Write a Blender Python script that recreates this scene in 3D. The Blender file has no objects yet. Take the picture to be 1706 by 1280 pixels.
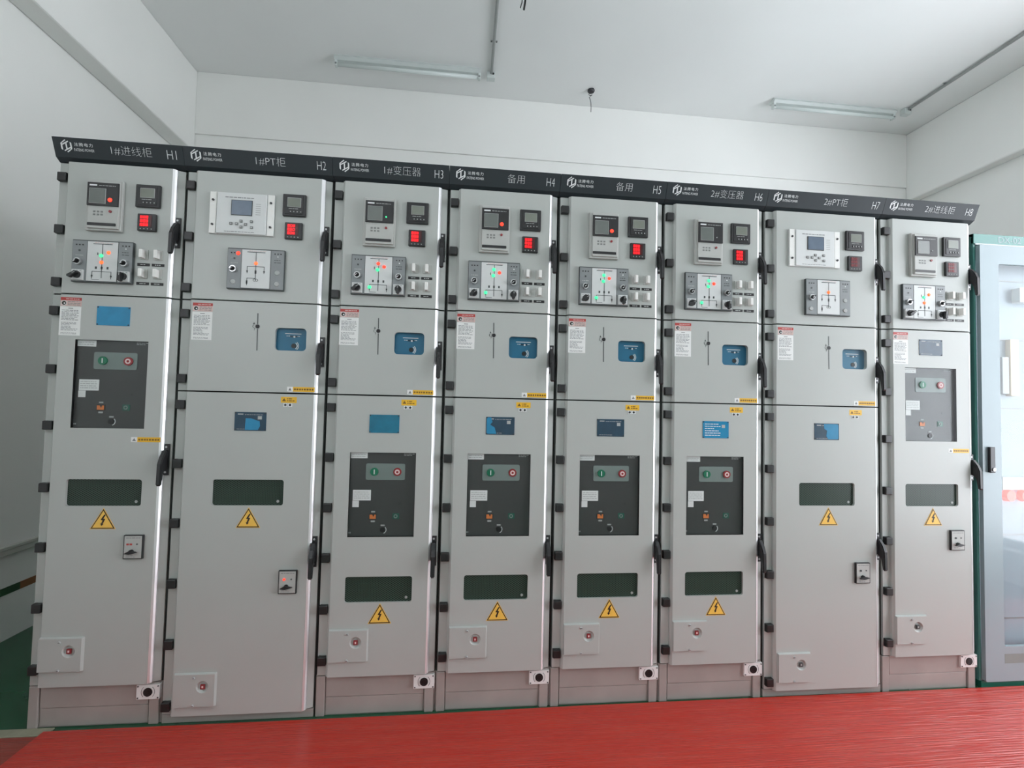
import bpy, bmesh, math, random
from mathutils import Vector, Matrix

random.seed(7)
SC = bpy.context.scene
COL = SC.collection
PI = math.pi

# ------------------------------------------------------------------ camera
cam_d = bpy.data.cameras.new('camera')
cam = bpy.data.objects.new('camera', cam_d)
COL.objects.link(cam)
SC.camera = cam
cam_d.sensor_fit = 'HORIZONTAL'
cam_d.sensor_width = 36.0
cam_d.lens = 36.0 * 816.35 / 1706.0
cam_d.clip_start = 0.02
_R = ((0.993916801, -0.107743748, 0.022818340),      # right
      (0.026899318, 0.036576365, -0.998968766),      # down
      (0.106798027, 0.993505639, 0.039252097))       # forward
_m = Matrix.Identity(4)
for _i in range(3):
    _m[_i][0] = _R[0][_i]
    _m[_i][1] = -_R[1][_i]
    _m[_i][2] = -_R[2][_i]
_m[0][3], _m[1][3], _m[2][3] = 1.66854, -2.17918, 1.33399
cam.matrix_world = _m

# ------------------------------------------------------------------ view, world, daylight
vs = SC.view_settings
vs.view_transform = 'Standard'
vs.look = 'None'
vs.gamma = 1.0
vs.use_curve_mapping = False
vs.exposure = -0.2
cy = SC.cycles
cy.max_bounces = 10
cy.diffuse_bounces = 6
cy.glossy_bounces = 4
cy.transmission_bounces = 4
cy.transparent_max_bounces = 8
cy.caustics_reflective = False
cy.caustics_refractive = False
cy.sample_clamp_indirect = 6.0

SKY_STRENGTH = 10.0          # overcast sky
GROUND_STRENGTH = 11.5      # sunlit pale paving outside the windows
world = bpy.data.worlds.new('daylight_sky')
SC.world = world
world.use_nodes = True
_nt = world.node_tree
_bg = _nt.nodes['Background']
_tc = _nt.nodes.new('ShaderNodeTexCoord')
_sp = _nt.nodes.new('ShaderNodeSeparateXYZ')
_nt.links.new(_tc.outputs['Generated'], _sp.inputs[0])
_mr = _nt.nodes.new('ShaderNodeMapRange')
_mr.inputs['From Min'].default_value = -0.06
_mr.inputs['From Max'].default_value = 0.06
_mr.inputs['To Min'].default_value = GROUND_STRENGTH
_mr.inputs['To Max'].default_value = SKY_STRENGTH
_nt.links.new(_sp.outputs['Z'], _mr.inputs['Value'])
_nt.links.new(_mr.outputs['Result'], _bg.inputs['Strength'])
_bg.inputs['Color'].default_value = (0.915, 0.92, 1.0, 1.0)

# room (metres); x along the row of cabinets, y into the picture, z up
XL, XR = -0.72, 6.06
YB, YF = 2.10, -5.2
ZC = 4.05
# window openings: (wall, a0, a1, z0, z1)
WIN_RIGHT = (-3.0, 0.3, 0.25, 3.35)
FILL_WIN_LEFT = (-4.9, -2.4, 1.9, 3.3)  # unseen opening, added as fill light for the right wall


def portal(name, loc, rot, sx, sy):
    d = bpy.data.lights.new(name, 'AREA')
    d.shape = 'RECTANGLE'
    d.size, d.size_y = sx, sy
    d.cycles.is_portal = True
    o = bpy.data.objects.new(name, d)
    o.location = loc
    o.rotation_euler = rot
    COL.objects.link(o)


portal('daylight_portal', (XR + 0.10, (WIN_RIGHT[0] + WIN_RIGHT[1]) / 2, (WIN_RIGHT[2] + WIN_RIGHT[3]) / 2),
       (0, math.radians(90), 0), WIN_RIGHT[3] - WIN_RIGHT[2], WIN_RIGHT[1] - WIN_RIGHT[0])
portal('daylight_portal', (XL - 0.10, (FILL_WIN_LEFT[0] + FILL_WIN_LEFT[1]) / 2, (FILL_WIN_LEFT[2] + FILL_WIN_LEFT[3]) / 2),
       (0, math.radians(-90), 0), FILL_WIN_LEFT[3] - FILL_WIN_LEFT[2], FILL_WIN_LEFT[1] - FILL_WIN_LEFT[0])  # portal of the added left opening

# ------------------------------------------------------------------ materials
MATS = {}


def srgb(r, g, b):
    def f(c):
        c /= 255.0
        return c / 12.92 if c <= 0.04045 else ((c + 0.055) / 1.055) ** 2.4
    return (f(r), f(g), f(b), 1.0)


def mat(name, rgb, rough=0.5, metal=0.0, spec=0.5, noise=0.0, nscale=8.0, emit=None, estr=0.0,
        coat=0.0, coat_rough=0.1, bump=0.0, bscale=200.0):
    """Principled surface; colour and roughness vary with a noise texture in object space."""
    m = bpy.data.materials.new(name)
    m.use_nodes = True
    nt = m.node_tree
    b = nt.nodes['Principled BSDF']
    c = srgb(*rgb)
    b.inputs['Base Color'].default_value = c
    b.inputs['Roughness'].default_value = rough
    b.inputs['Metallic'].default_value = metal
    b.inputs['Specular IOR Level'].default_value = spec
    b.inputs['Coat Weight'].default_value = coat
    b.inputs['Coat Roughness'].default_value = coat_rough
    if emit:
        b.inputs['Emission Color'].default_value = srgb(*emit)
        b.inputs['Emission Strength'].default_value = estr
    if noise > 0:
        tc = nt.nodes.new('ShaderNodeTexCoord')
        n = nt.nodes.new('ShaderNodeTexNoise')
        n.inputs['Scale'].default_value = nscale
        n.inputs['Detail'].default_value = 5.0
        nt.links.new(tc.outputs['Object'], n.inputs['Vector'])
        r = nt.nodes.new('ShaderNodeValToRGB')
        k0, k1 = 1 - noise, 1 + noise
        r.color_ramp.elements[0].position = 0.3
        r.color_ramp.elements[1].position = 0.7
        r.color_ramp.elements[0].color = (c[0] * k0, c[1] * k0, c[2] * k0, 1)
        r.color_ramp.elements[1].color = (min(1, c[0] * k1), min(1, c[1] * k1), min(1, c[2] * k1), 1)
        nt.links.new(n.outputs['Fac'], r.inputs['Fac'])
        nt.links.new(r.outputs['Color'], b.inputs['Base Color'])
    if bump > 0:
        tc = nt.nodes.new('ShaderNodeTexCoord')
        n = nt.nodes.new('ShaderNodeTexNoise')
        n.inputs['Scale'].default_value = bscale
        n.inputs['Detail'].default_value = 3.0
        nt.links.new(tc.outputs['Object'], n.inputs['Vector'])
        bp = nt.nodes.new('ShaderNodeBump')
        bp.inputs['Strength'].default_value = bump
        bp.inputs['Distance'].default_value = 0.002
        nt.links.new(n.outputs['Fac'], bp.inputs['Height'])
        nt.links.new(bp.outputs['Normal'], b.inputs['Normal'])
    MATS[name] = m
    return m


mat('wall_paint', (236, 237, 234), 0.75, noise=0.02, nscale=1.5, bump=0.15, bscale=120)
mat('ceiling_paint', (236, 237, 236), 0.8, noise=0.02, nscale=1.2)
mat('floor_epoxy', (38, 82, 58), 0.25, noise=0.10, nscale=3)
mat('door_paint', (173, 177, 173), 0.45, noise=0.015, nscale=3, bump=0.03, bscale=600, coat=0.2, coat_rough=0.25)
mat('added_glint_metal', (238, 239, 240), 0.38, metal=0.75, noise=0.01, nscale=20)  # reflector metal, added to make the painted door folds look lit
mat('plinth_paint', (156, 150, 145), 0.34, noise=0.08, nscale=7)  # slight warmth of the red mat's reflection put into this grey
mat('gap_dark', (40, 46, 42), 0.6, noise=0.1)
mat('header_paint', (48, 54, 57), 0.45, spec=0.22, noise=0.03, nscale=5)
mat('black_plastic', (34, 35, 36), 0.42, noise=0.05, nscale=40)
mat('hinge_black', (30, 31, 31), 0.40, noise=0.05, nscale=40)
mat('white_print', (222, 225, 225), 0.5)
mat('grey_print', (165, 168, 166), 0.5)
mat('relay_grey', (176, 178, 174), 0.45, noise=0.02, nscale=20)
mat('relay_edge', (120, 122, 120), 0.5)
mat('lcd_grey', (104, 110, 106), 0.22, noise=0.04, nscale=30)
mat('lcd_green', (118, 124, 114), 0.22, noise=0.04, nscale=30)
mat('lcd_blue', (98, 112, 128), 0.2, noise=0.05, nscale=30)
mat('red_button', (132, 40, 44), 0.4)
mat('led_red', (255, 40, 20), 0.4, emit=(255, 60, 40), estr=2.2)
mat('led_orange', (255, 110, 40), 0.4, emit=(255, 84, 44), estr=2.0)
mat('led_green', (60, 255, 160), 0.4, emit=(70, 235, 150), estr=1.1)
mat('digit_red', (255, 30, 40), 0.4, emit=(255, 36, 50), estr=0.72)
mat('red_window', (70, 14, 18), 0.25)
mat('mimic_grey', (128, 133, 134), 0.4, noise=0.04, nscale=30)
mat('mimic_white', (205, 208, 207), 0.42, noise=0.02, nscale=20)
mat('mimic_edge', (64, 70, 70), 0.45)
mat('silver', (196, 198, 198), 0.28, metal=0.8, noise=0.03, nscale=40)
mat('screw_steel', (176, 178, 178), 0.4, metal=0.3, noise=0.03, nscale=40)
mat('toggle_white', (226, 226, 222), 0.4, noise=0.02, nscale=40)
mat('paper', (225, 226, 224), 0.6, noise=0.02, nscale=30)
mat('paper_text', (128, 130, 130), 0.6)
mat('sticker_red', (172, 58, 54), 0.5, noise=0.05, nscale=60)
mat('sticker_pink', (205, 176, 170), 0.5, noise=0.05, nscale=60)
mat('sticker_yellow', (226, 176, 38), 0.45, noise=0.04, nscale=60)
mat('sticker_ink', (120, 88, 20), 0.5)
mat('warning_yellow', (236, 190, 84), 0.45, noise=0.03, nscale=40)
mat('warning_black', (44, 32, 24), 0.5)
mat('blue_cover', (0, 104, 138), 0.45, noise=0.06, nscale=20)
mat('navy_plate', (34, 64, 82), 0.25, noise=0.10, nscale=30)
mat('film_blue', (34, 130, 172), 0.22, noise=0.10, nscale=22)
mat('film_teal', (12, 110, 138), 0.22, noise=0.12, nscale=22)
mat('breaker_grey', (64, 65, 64), 0.30, noise=0.05, nscale=20)
mat('breaker_dark', (42, 43, 43), 0.4, noise=0.05, nscale=20)
mat('io_plate', (122, 134, 130), 0.35, noise=0.03, nscale=20)
mat('button_green', (16, 112, 80), 0.35)
mat('button_red', (150, 36, 40), 0.35)
mat('ring_pink', (232, 205, 202), 0.45)
mat('indicator_orange', (214, 122, 62), 0.45)
mat('hole_black', (12, 13, 14), 0.5)
mat('mat_stripe_trunk', (188, 190, 184), 0.45, noise=0.03, nscale=10)
mat('cement_edge', (136, 136, 116), 0.7, noise=0.12, nscale=20)
mat('stripe_green', (52, 84, 58), 0.4, noise=0.08, nscale=20)
mat('stripe_orange', (140, 94, 62), 0.4, noise=0.08, nscale=20)
mat('lamp_white', (205, 212, 210), 0.35, noise=0.02, nscale=10)
mat('lamp_tube', (214, 222, 220), 0.25)
mat('pvc_grey', (168, 171, 170), 0.45, noise=0.03, nscale=10)
mat('cable_dark', (52, 53, 56), 0.5)
mat('cabinet_pale', (140, 157, 162), 0.32, noise=0.02, nscale=6)
mat('cabinet_teal', (84, 140, 132), 0.35, noise=0.04, nscale=6)
mat('cabinet_inner', (148, 163, 174), 0.45, noise=0.03, nscale=6)
mat('cabinet_green', (24, 92, 74), 0.4, noise=0.05, nscale=6)
mat('beige_strip', (226, 205, 176), 0.5, noise=0.04, nscale=20)
mat('window_frame', (205, 208, 210), 0.4, noise=0.02, nscale=10)


def mesh_window_mat():
    """Dark expanded-metal grille behind acrylic: two crossing sets of fine diagonal strands."""
    m = bpy.data.materials.new('mesh_grille')
    m.use_nodes = True
    nt = m.node_tree
    b = nt.nodes['Principled BSDF']
    b.inputs['Roughness'].default_value = 0.3
    b.inputs['Specular IOR Level'].default_value = 0.25
    tc = nt.nodes.new('ShaderNodeTexCoord')
    outs = []
    for s in (-1, 1):
        mp = nt.nodes.new('ShaderNodeMapping')
        mp.inputs['Rotation'].default_value = (0, math.radians(32 * s), 0)
        nt.links.new(tc.outputs['Object'], mp.inputs['Vector'])
        w = nt.nodes.new('ShaderNodeTexWave')
        w.bands_direction = 'Z'
        w.inputs['Scale'].default_value = 44.0
        nt.links.new(mp.outputs['Vector'], w.inputs['Vector'])
        r = nt.nodes.new('ShaderNodeMath')
        r.operation = 'GREATER_THAN'
        r.inputs[1].default_value = 0.82
        nt.links.new(w.outputs['Fac'], r.inputs[0])
        outs.append(r)
    mx = nt.nodes.new('ShaderNodeMath')
    mx.operation = 'MAXIMUM'
    nt.links.new(outs[0].outputs[0], mx.inputs[0])
    nt.links.new(outs[1].outputs[0], mx.inputs[1])
    ramp = nt.nodes.new('ShaderNodeValToRGB')
    ramp.color_ramp.elements[0].color = srgb(30, 40, 34)
    ramp.color_ramp.elements[1].color = srgb(66, 82, 72)  # greenish reflection tinted into both base tones
    nt.links.new(mx.outputs[0], ramp.inputs['Fac'])
    nt.links.new(ramp.outputs['Color'], b.inputs['Base Color'])
    MATS['mesh_grille'] = m


mesh_window_mat()


def rubber_mat(name, rgb, rgb2, rough):
    """Fine-ribbed rubber matting: ribs run along x, streaky dust along the ribs."""
    m = bpy.data.materials.new(name)
    m.use_nodes = True
    nt = m.node_tree
    b = nt.nodes['Principled BSDF']
    b.inputs['Roughness'].default_value = rough
    b.inputs['Specular IOR Level'].default_value = 0.7
    b.inputs['Sheen Weight'].default_value = 0.05
    b.inputs['Sheen Roughness'].default_value = 0.35
    tc = nt.nodes.new('ShaderNodeTexCoord')
    mp = nt.nodes.new('ShaderNodeMapping')
    mp.inputs['Scale'].default_value = (1.2, 16.0, 1.0)
    nt.links.new(tc.outputs['Object'], mp.inputs['Vector'])
    n = nt.nodes.new('ShaderNodeTexNoise')
    n.inputs['Scale'].default_value = 2.2
    n.inputs['Detail'].default_value = 6.0
    nt.links.new(mp.outputs['Vector'], n.inputs['Vector'])
    r = nt.nodes.new('ShaderNodeValToRGB')
    r.color_ramp.elements[0].position = 0.35
    r.color_ramp.elements[1].position = 0.75
    r.color_ramp.elements[0].color = srgb(*rgb)
    r.color_ramp.elements[1].color = srgb(*rgb2)
    nt.links.new(n.outputs['Fac'], r.inputs['Fac'])
    nt.links.new(r.outputs['Color'], b.inputs['Base Color'])
    mw = nt.nodes.new('ShaderNodeMapping')
    mw.inputs['Scale'].default_value = (4.0, 170.0, 1.0)
    nt.links.new(tc.outputs['Object'], mw.inputs['Vector'])
    w = nt.nodes.new('ShaderNodeTexNoise')
    w.inputs['Scale'].default_value = 1.0
    w.inputs['Detail'].default_value = 2.0
    nt.links.new(mw.outputs['Vector'], w.inputs['Vector'])
    bp = nt.nodes.new('ShaderNodeBump')
    bp.inputs['Strength'].default_value = 0.9
    bp.inputs['Distance'].default_value = 0.006
    nt.links.new(w.outputs['Fac'], bp.inputs['Height'])
    nt.links.new(bp.outputs['Normal'], b.inputs['Normal'])
    MATS[name] = m


rubber_mat('red_rubber', (178, 32, 12), (188, 52, 32), 0.30)
rubber_mat('brown_red_rubber', (128, 40, 24), (140, 54, 36), 0.45)


def glass_mat(name, glossy, rough, tint):
    m = bpy.data.materials.new(name)
    m.use_nodes = True
    nt = m.node_tree
    nt.nodes.remove(nt.nodes['Principled BSDF'])
    t = nt.nodes.new('ShaderNodeBsdfTransparent')
    t.inputs['Color'].default_value = (*tint, 1)
    g = nt.nodes.new('ShaderNodeBsdfGlossy')
    g.inputs['Roughness'].default_value = rough
    lw = nt.nodes.new('ShaderNodeFresnel')
    lw.inputs['IOR'].default_value = 1.5
    mul = nt.nodes.new('ShaderNodeMath')
    mul.operation = 'MULTIPLY'
    mul.inputs[1].default_value = glossy
    geo = nt.nodes.new('ShaderNodeNewGeometry')
    inv = nt.nodes.new('ShaderNodeMath')
    inv.operation = 'SUBTRACT'
    inv.inputs[0].default_value = 1.0
    nt.links.new(geo.outputs['Backfacing'], inv.inputs[1])
    m2 = nt.nodes.new('ShaderNodeMath')
    m2.operation = 'MULTIPLY'
    nt.links.new(lw.outputs[0], m2.inputs[0])
    nt.links.new(inv.outputs[0], m2.inputs[1])
    nt.links.new(m2.outputs[0], mul.inputs[0])
    mx = nt.nodes.new('ShaderNodeMixShader')
    nt.links.new(mul.outputs[0], mx.inputs['Fac'])
    nt.links.new(t.outputs[0], mx.inputs[1])
    nt.links.new(g.outputs[0], mx.inputs[2])
    nt.links.new(mx.outputs[0], nt.nodes['Material Output'].inputs['Surface'])
    MATS[name] = m


glass_mat('clear_glass', 1.0, 0.05, (0.97, 0.985, 0.98))
glass_mat('cover_acrylic', 0.34, 0.34, (0.96, 0.97, 0.97))

# ------------------------------------------------------------------ mesh builder


class MB:
    def __init__(self):
        self.bm = bmesh.new()
        self.mats = []

    def mi(self, name):
        if name not in self.mats:
            self.mats.append(name)
        return self.mats.index(name)

    def face(self, pts, m):
        vs = [self.bm.verts.new(p) for p in pts]
        f = self.bm.faces.new(vs)
        f.material_index = self.mi(m)
        return f

    def box(self, x0, x1, y0, y1, z0, z1, m, bev=0.0):
        k = self.mi(m)
        r = bmesh.ops.create_cube(self.bm, size=1.0)
        vs = r['verts']
        for v in vs:
            v.co = Vector(((x0 + x1) / 2 + v.co.x * (x1 - x0), (y0 + y1) / 2 + v.co.y * (y1 - y0),
                           (z0 + z1) / 2 + v.co.z * (z1 - z0)))
        fs = set(f for v in vs for f in v.link_faces)
        for f in fs:
            f.material_index = k
        if bev > 0:
            es = set(e for v in vs for e in v.link_edges)
            r = bmesh.ops.bevel(self.bm, geom=list(es), offset=bev, segments=2, affect='EDGES', profile=0.5)
            for f in r['faces']:
                f.material_index = k
        return self

    def prism(self, pts, y0, y1, m, side=None):
        """polygon in (x, z), extruded from y0 (front) to y1"""
        k = self.mi(m)
        ks = self.mi(side) if side else k
        a = [self.bm.verts.new((p[0], y0, p[1])) for p in pts]
        b = [self.bm.verts.new((p[0], y1, p[1])) for p in pts]
        f = self.bm.faces.new(a)
        f.material_index = k
        g = self.bm.faces.new(b[::-1])
        g.material_index = k
        n = len(pts)
        for i in range(n):
            j = (i + 1) % n
            h = self.bm.faces.new((a[j], a[i], b[i], b[j]))
            h.material_index = ks
        return self

    def extrude_x(self, prof, x0, x1, m):
        """profile in (y, z), extruded along x"""
        k = self.mi(m)
        a = [self.bm.verts.new((x0, p[0], p[1])) for p in prof]
        b = [self.bm.verts.new((x1, p[0], p[1])) for p in prof]
        self.bm.faces.new(a).material_index = k
        self.bm.faces.new(b[::-1]).material_index = k
        n = len(prof)
        for i in range(n):
            j = (i + 1) % n
            self.bm.faces.new((a[j], a[i], b[i], b[j])).material_index = k
        return self

    def disc(self, x, z, r, y0, y1, m, seg=24, r2=None, side=None):
        """round puck facing -y"""
        r2 = r if r2 is None else r2
        k = self.mi(m)
        ks = self.mi(side) if side else k
        a = [self.bm.verts.new((x + r * math.cos(2 * PI * i / seg), y0, z + r * math.sin(2 * PI * i / seg))) for i in range(seg)]
        b = [self.bm.verts.new((x + r2 * math.cos(2 * PI * i / seg), y1, z + r2 * math.sin(2 * PI * i / seg))) for i in range(seg)]
        self.bm.faces.new(a).material_index = k
        self.bm.faces.new(b[::-1]).material_index = k
        for i in range(seg):
            j = (i + 1) % seg
            self.bm.faces.new((a[j], a[i], b[i], b[j])).material_index = ks
        return self

    def ring(self, x, z, r0, r1, y0, y1, m, seg=28, a0=0.0, a1=2 * PI):
        """flat ring (or arc) between radii, front at y0, back at y1"""
        k = self.mi(m)
        full = abs(a1 - a0 - 2 * PI) < 1e-6
        n = seg if full else seg + 1
        V = []
        for i in range(n):
            t = a0 + (a1 - a0) * i / seg
            c, s = math.cos(t), math.sin(t)
            V.append([self.bm.verts.new((x + r * c, y, z + r * s)) for r, y in ((r0, y0), (r1, y0), (r1, y1), (r0, y1))])
        for i in range(seg):
            p, q = V[i], V[(i + 1) % n]
            for u in range(4):
                w = (u + 1) % 4
                self.bm.faces.new((p[u], p[w], q[w], q[u])).material_index = k
        return self

    def tube(self, path, r, m, seg=8):
        k = self.mi(m)
        path = [Vector(p) for p in path]
        rings = []
        for i, p in enumerate(path):
            d = (path[min(i + 1, len(path) - 1)] - path[max(i - 1, 0)]).normalized()
            up = Vector((0, 0, 1)) if abs(d.z) < 0.9 else Vector((1, 0, 0))
            u = d.cross(up).normalized()
            v = d.cross(u).normalized()
            rings.append([self.bm.verts.new(p + r * (math.cos(2 * PI * j / seg) * u + math.sin(2 * PI * j / seg) * v)) for j in range(seg)])
        for i in range(len(rings) - 1):
            for j in range(seg):
                q = (j + 1) % seg
                f = self.bm.faces.new((rings[i][j], rings[i][q], rings[i + 1][q], rings[i + 1][j]))
                f.material_index = k
                f.smooth = True
        self.bm.faces.new(rings[0][::-1]).material_index = k
        self.bm.faces.new(rings[-1]).material_index = k
        return self

    def panel(self, outer, holes, y, m, depth=0.0, hole_side=None):
        """flat sheet in (x, z) at depth y with holes; hole walls run back by depth"""
        k = self.mi(m)
        ks = self.mi(hole_side or m)
        edges = []
        loops = []
        for lp in [outer] + holes:
            vs = [self.bm.verts.new((p[0], y, p[1])) for p in lp]
            loops.append(vs)
            for i in range(len(vs)):
                edges.append(self.bm.edges.new((vs[i], vs[(i + 1) % len(vs)])))
        r = bmesh.ops.triangle_fill(self.bm, edges=edges, use_beauty=True, use_dissolve=False, normal=(0, -1, 0))
        for g in r['geom']:
            if isinstance(g, bmesh.types.BMFace):
                g.material_index = k
        if depth:
            for vs in loops[1:]:
                b = [self.bm.verts.new((v.co.x, y + depth, v.co.z)) for v in vs]
                n = len(vs)
                for i in range(n):
                    j = (i + 1) % n
                    self.bm.faces.new((vs[i], vs[j], b[j], b[i])).material_index = ks
        return loops[0]

    def dashes(self, x0, x1, z0, z1, y, m, rows, rnd, fill=0.55, lo=0.004, hi=0.016):
        """rows of printed matter too small to read: short raised ink dashes"""
        step = (z1 - z0) / rows
        for i in range(rows):
            zc = z1 - (i + 0.5) * step
            x = x0
            end = x1 if rnd.random() < 0.6 else x0 + (x1 - x0) * rnd.uniform(0.5, 0.95)
            while x < end - lo:
                w = min(rnd.uniform(lo, hi), end - x)
                self.box(x, x + w, y - 0.0003, y, zc - step * fill / 2, zc + step * fill / 2, m)
                x += w + lo * 0.6
        return self

    def build(self, name, parent=None, loc=None, smooth=False):
        me = bpy.data.meshes.new(name)
        bmesh.ops.recalc_face_normals(self.bm, faces=self.bm.faces[:])
        self.bm.to_mesh(me)
        self.bm.free()
        for n in self.mats:
            me.materials.append(MATS[n])
        o = bpy.data.objects.new(name, me)
        COL.objects.link(o)
        if parent is not None:
            o.parent = parent
        if loc is not None:
            o.location = loc
        return o


def empty(name, loc, label, cat, group=None):
    o = bpy.data.objects.new(name, None)
    o.empty_display_size = 0.1
    COL.objects.link(o)
    o.location = loc
    return tag(o, label, cat, group)


def tag(o, label, cat, group=None):
    o['label'] = label
    o['category'] = cat
    if group:
        o['group'] = group
    return o


def structure(o):
    o['kind'] = 'structure'
    return o


def rect(x0, x1, z0, z1):
    return [(x0, z0), (x1, z0), (x1, z1), (x0, z1)]


def rrect(x0, x1, z0, z1, r, seg=4):
    pts = []
    for cx, cz, a in ((x1 - r, z0 + r, -90), (x1 - r, z1 - r, 0), (x0 + r, z1 - r, 90), (x0 + r, z0 + r, 180)):
        for i in range(seg + 1):
            t = math.radians(a + 90.0 * i / seg)
            pts.append((cx + r * math.cos(t), cz + r * math.sin(t)))
    return pts


_copies = {}


def place(key, name, maker, parent, loc):
    """first call builds the piece, later calls copy the object (sharing its mesh)"""
    if key not in _copies:
        _copies[key] = maker()
        o = _copies[key]
    else:
        o = _copies[key].copy()
        COL.objects.link(o)
    o.name = name
    o.parent = parent
    o.location = loc
    return o


def text_verts(s, size, width=None, thin=0.0, spacing=1.0, shear=0.0):
    """triangles of a line of lettering, centred, in a flat (u, v) plane"""
    cu = bpy.data.curves.new('lettering', 'FONT')
    cu.body = s
    cu.size = size
    cu.align_x = 'CENTER'
    cu.align_y = 'CENTER'
    cu.offset = thin
    cu.space_character = spacing
    cu.shear = shear
    cu.resolution_u = 3
    ob = bpy.data.objects.new('lettering', cu)
    COL.objects.link(ob)
    dg = bpy.context.evaluated_depsgraph_get()
    dg.update()
    me = bpy.data.meshes.new_from_object(ob.evaluated_get(dg))
    V = [v.co.copy() for v in me.vertices]
    F = [tuple(p.vertices) for p in me.polygons]
    bpy.data.objects.remove(ob)
    bpy.data.curves.remove(cu)
    bpy.data.meshes.remove(me)
    if not V:
        return [], []
    ux = [v.x for v in V]
    vy = [v.y for v in V]
    cx, cy_ = (min(ux) + max(ux)) / 2, (min(vy) + max(vy)) / 2
    k = 1.0
    if width:
        k = width / max(1e-6, max(ux) - min(ux))
    return [((v.x - cx) * k, v.y - cy_) for v in V], F


def add_text(mb, s, x, z, size, m, y=0.0, width=None, height=None, plane=None, thin=0.0, spacing=1.0):
    """lettering facing -y at (x, z); plane(u, w) maps to 3-D instead when given"""
    V, F = text_verts(s, size, width, thin, spacing)
    if not V:
        return mb
    if height:
        h = max(v[1] for v in V) - min(v[1] for v in V)
        V = [(v[0], v[1] * height / h) for v in V]
    k = mb.mi(m)
    bv = []
    for u, w in V:
        bv.append(mb.bm.verts.new(plane(x + u, z + w) if plane else (x + u, y, z + w)))
    for f in F:
        try:
            mb.bm.faces.new([bv[i] for i in f]).material_index = k
        except ValueError:
            pass
    return mb


# ------------------------------------------------------------------ room shell
TH = 0.24


def wall_with_hole(name, axis, c0, c1, a0, a1, hole, m):
    """axis 'x': slab between x=c0..c1 spanning y a0..a1; axis 'y': slab between y=c0..c1 spanning x"""
    mb = MB()

    def bx(p0, p1, z0, z1):
        if p1 - p0 < 1e-6 or z1 - z0 < 1e-6:
            return
        if axis == 'x':
            mb.box(c0, c1, p0, p1, z0, z1, m)
        else:
            mb.box(p0, p1, c0, c1, z0, z1, m)
    if hole:
        h0, h1, z0, z1 = hole
        bx(a0, h0, 0, ZC)
        bx(h1, a1, 0, ZC)
        bx(h0, h1, 0, z0)
        bx(h0, h1, z1, ZC)
    else:
        bx(a0, a1, 0, ZC)
    return structure(mb.build(name))


structure(MB().box(XL - TH, XR + TH, YF - TH, YB + TH, -0.2, 0.0, 'floor_epoxy').build('floor'))
structure(MB().box(XL - TH, XR + TH, YF - TH, YB + TH, ZC, ZC + 0.2, 'ceiling_paint').build('ceiling'))
wall_with_hole('wall_back', 'y', YB, YB + TH, XL - TH, XR + TH, None, 'wall_paint')
wall_with_hole('wall_left', 'x', XL - TH, XL, YF, YB, FILL_WIN_LEFT, 'wall_paint')
wall_with_hole('wall_right', 'x', XR, XR + TH, YF, YB, WIN_RIGHT, 'wall_paint')
wall_with_hole('wall_front', 'y', YF - TH, YF, XL - TH, XR + TH, None, 'wall_paint')
# concrete ring beams under the ceiling, painted like the walls
structure(MB().box(XL, -0.58, YF, YB, 3.37, ZC, 'wall_paint', 0.012).build('beam_left'))
structure(MB().box(5.955, XR, YF, YB, 3.39, ZC, 'wall_paint', 0.012).build('beam_right'))
structure(MB().box(-0.58, 5.955, YB - 0.018, YB, 3.52, ZC, 'wall_paint', 0.005).build('beam_back'))


def window(name, axis, c, hole):
    h0, h1, z0, z1 = hole
    mb = MB()
    pane = MB()
    w = 0.06
    n = 3
    for i in range(n):
        p0 = h0 + (h1 - h0) * i / n
        p1 = h0 + (h1 - h0) * (i + 1) / n
        for q0, q1, r0, r1 in ((p0, p0 + w, z0, z1), (p1 - w, p1, z0, z1), (p0 + w, p1 - w, z0, z0 + w), (p0 + w, p1 - w, z1 - w, z1)):
            if axis == 'x':
                mb.box(c - 0.03, c + 0.03, q0, q1, r0, r1, 'window_frame')
            else:
                mb.box(q0, q1, c - 0.03, c + 0.03, r0, r1, 'window_frame')
        if axis == 'x':
            pane.box(c - 0.003, c + 0.003, p0 + w, p1 - w, z0 + w, z1 - w, 'clear_glass')
        else:
            pane.box(p0 + w, p1 - w, c - 0.003, c + 0.003, z0 + w, z1 - w, 'clear_glass')
    o = structure(mb.build(name))
    pane.build('window_pane', o)


window('window_1', 'x', XR + 0.14, WIN_RIGHT)

window('added_fill_window', 'x', XL - 0.14, FILL_WIN_LEFT)  # out of view, added to brighten the right wall

# painted band and cable duct on the left wall
mb = MB()
mb.box(XL, XL + 0.002, -2.0, 0.85, 0.245, 0.285, 'stripe_green')
mb.box(XL, XL + 0.002, 0.85, YB, 0.245, 0.285, 'stripe_orange')
structure(mb.build('trim_1'))
mb = MB()
mb.box(XL, XL + 0.024, -4.0, YB, 0.462, 0.508, 'mat_stripe_trunk', 0.003)
mb.box(XL, XL + 0.028, -4.0, YB, 0.492, 0.510, 'mat_stripe_trunk', 0.003)
tag(mb.build('cable_duct'), 'pale cable duct running low along the left wall', 'cable duct')

structure(MB().box(XL, 0.110, -0.046, 0.000, 0.0, 0.006, 'cement_edge', 0.002).build('trim_2'))

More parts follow.
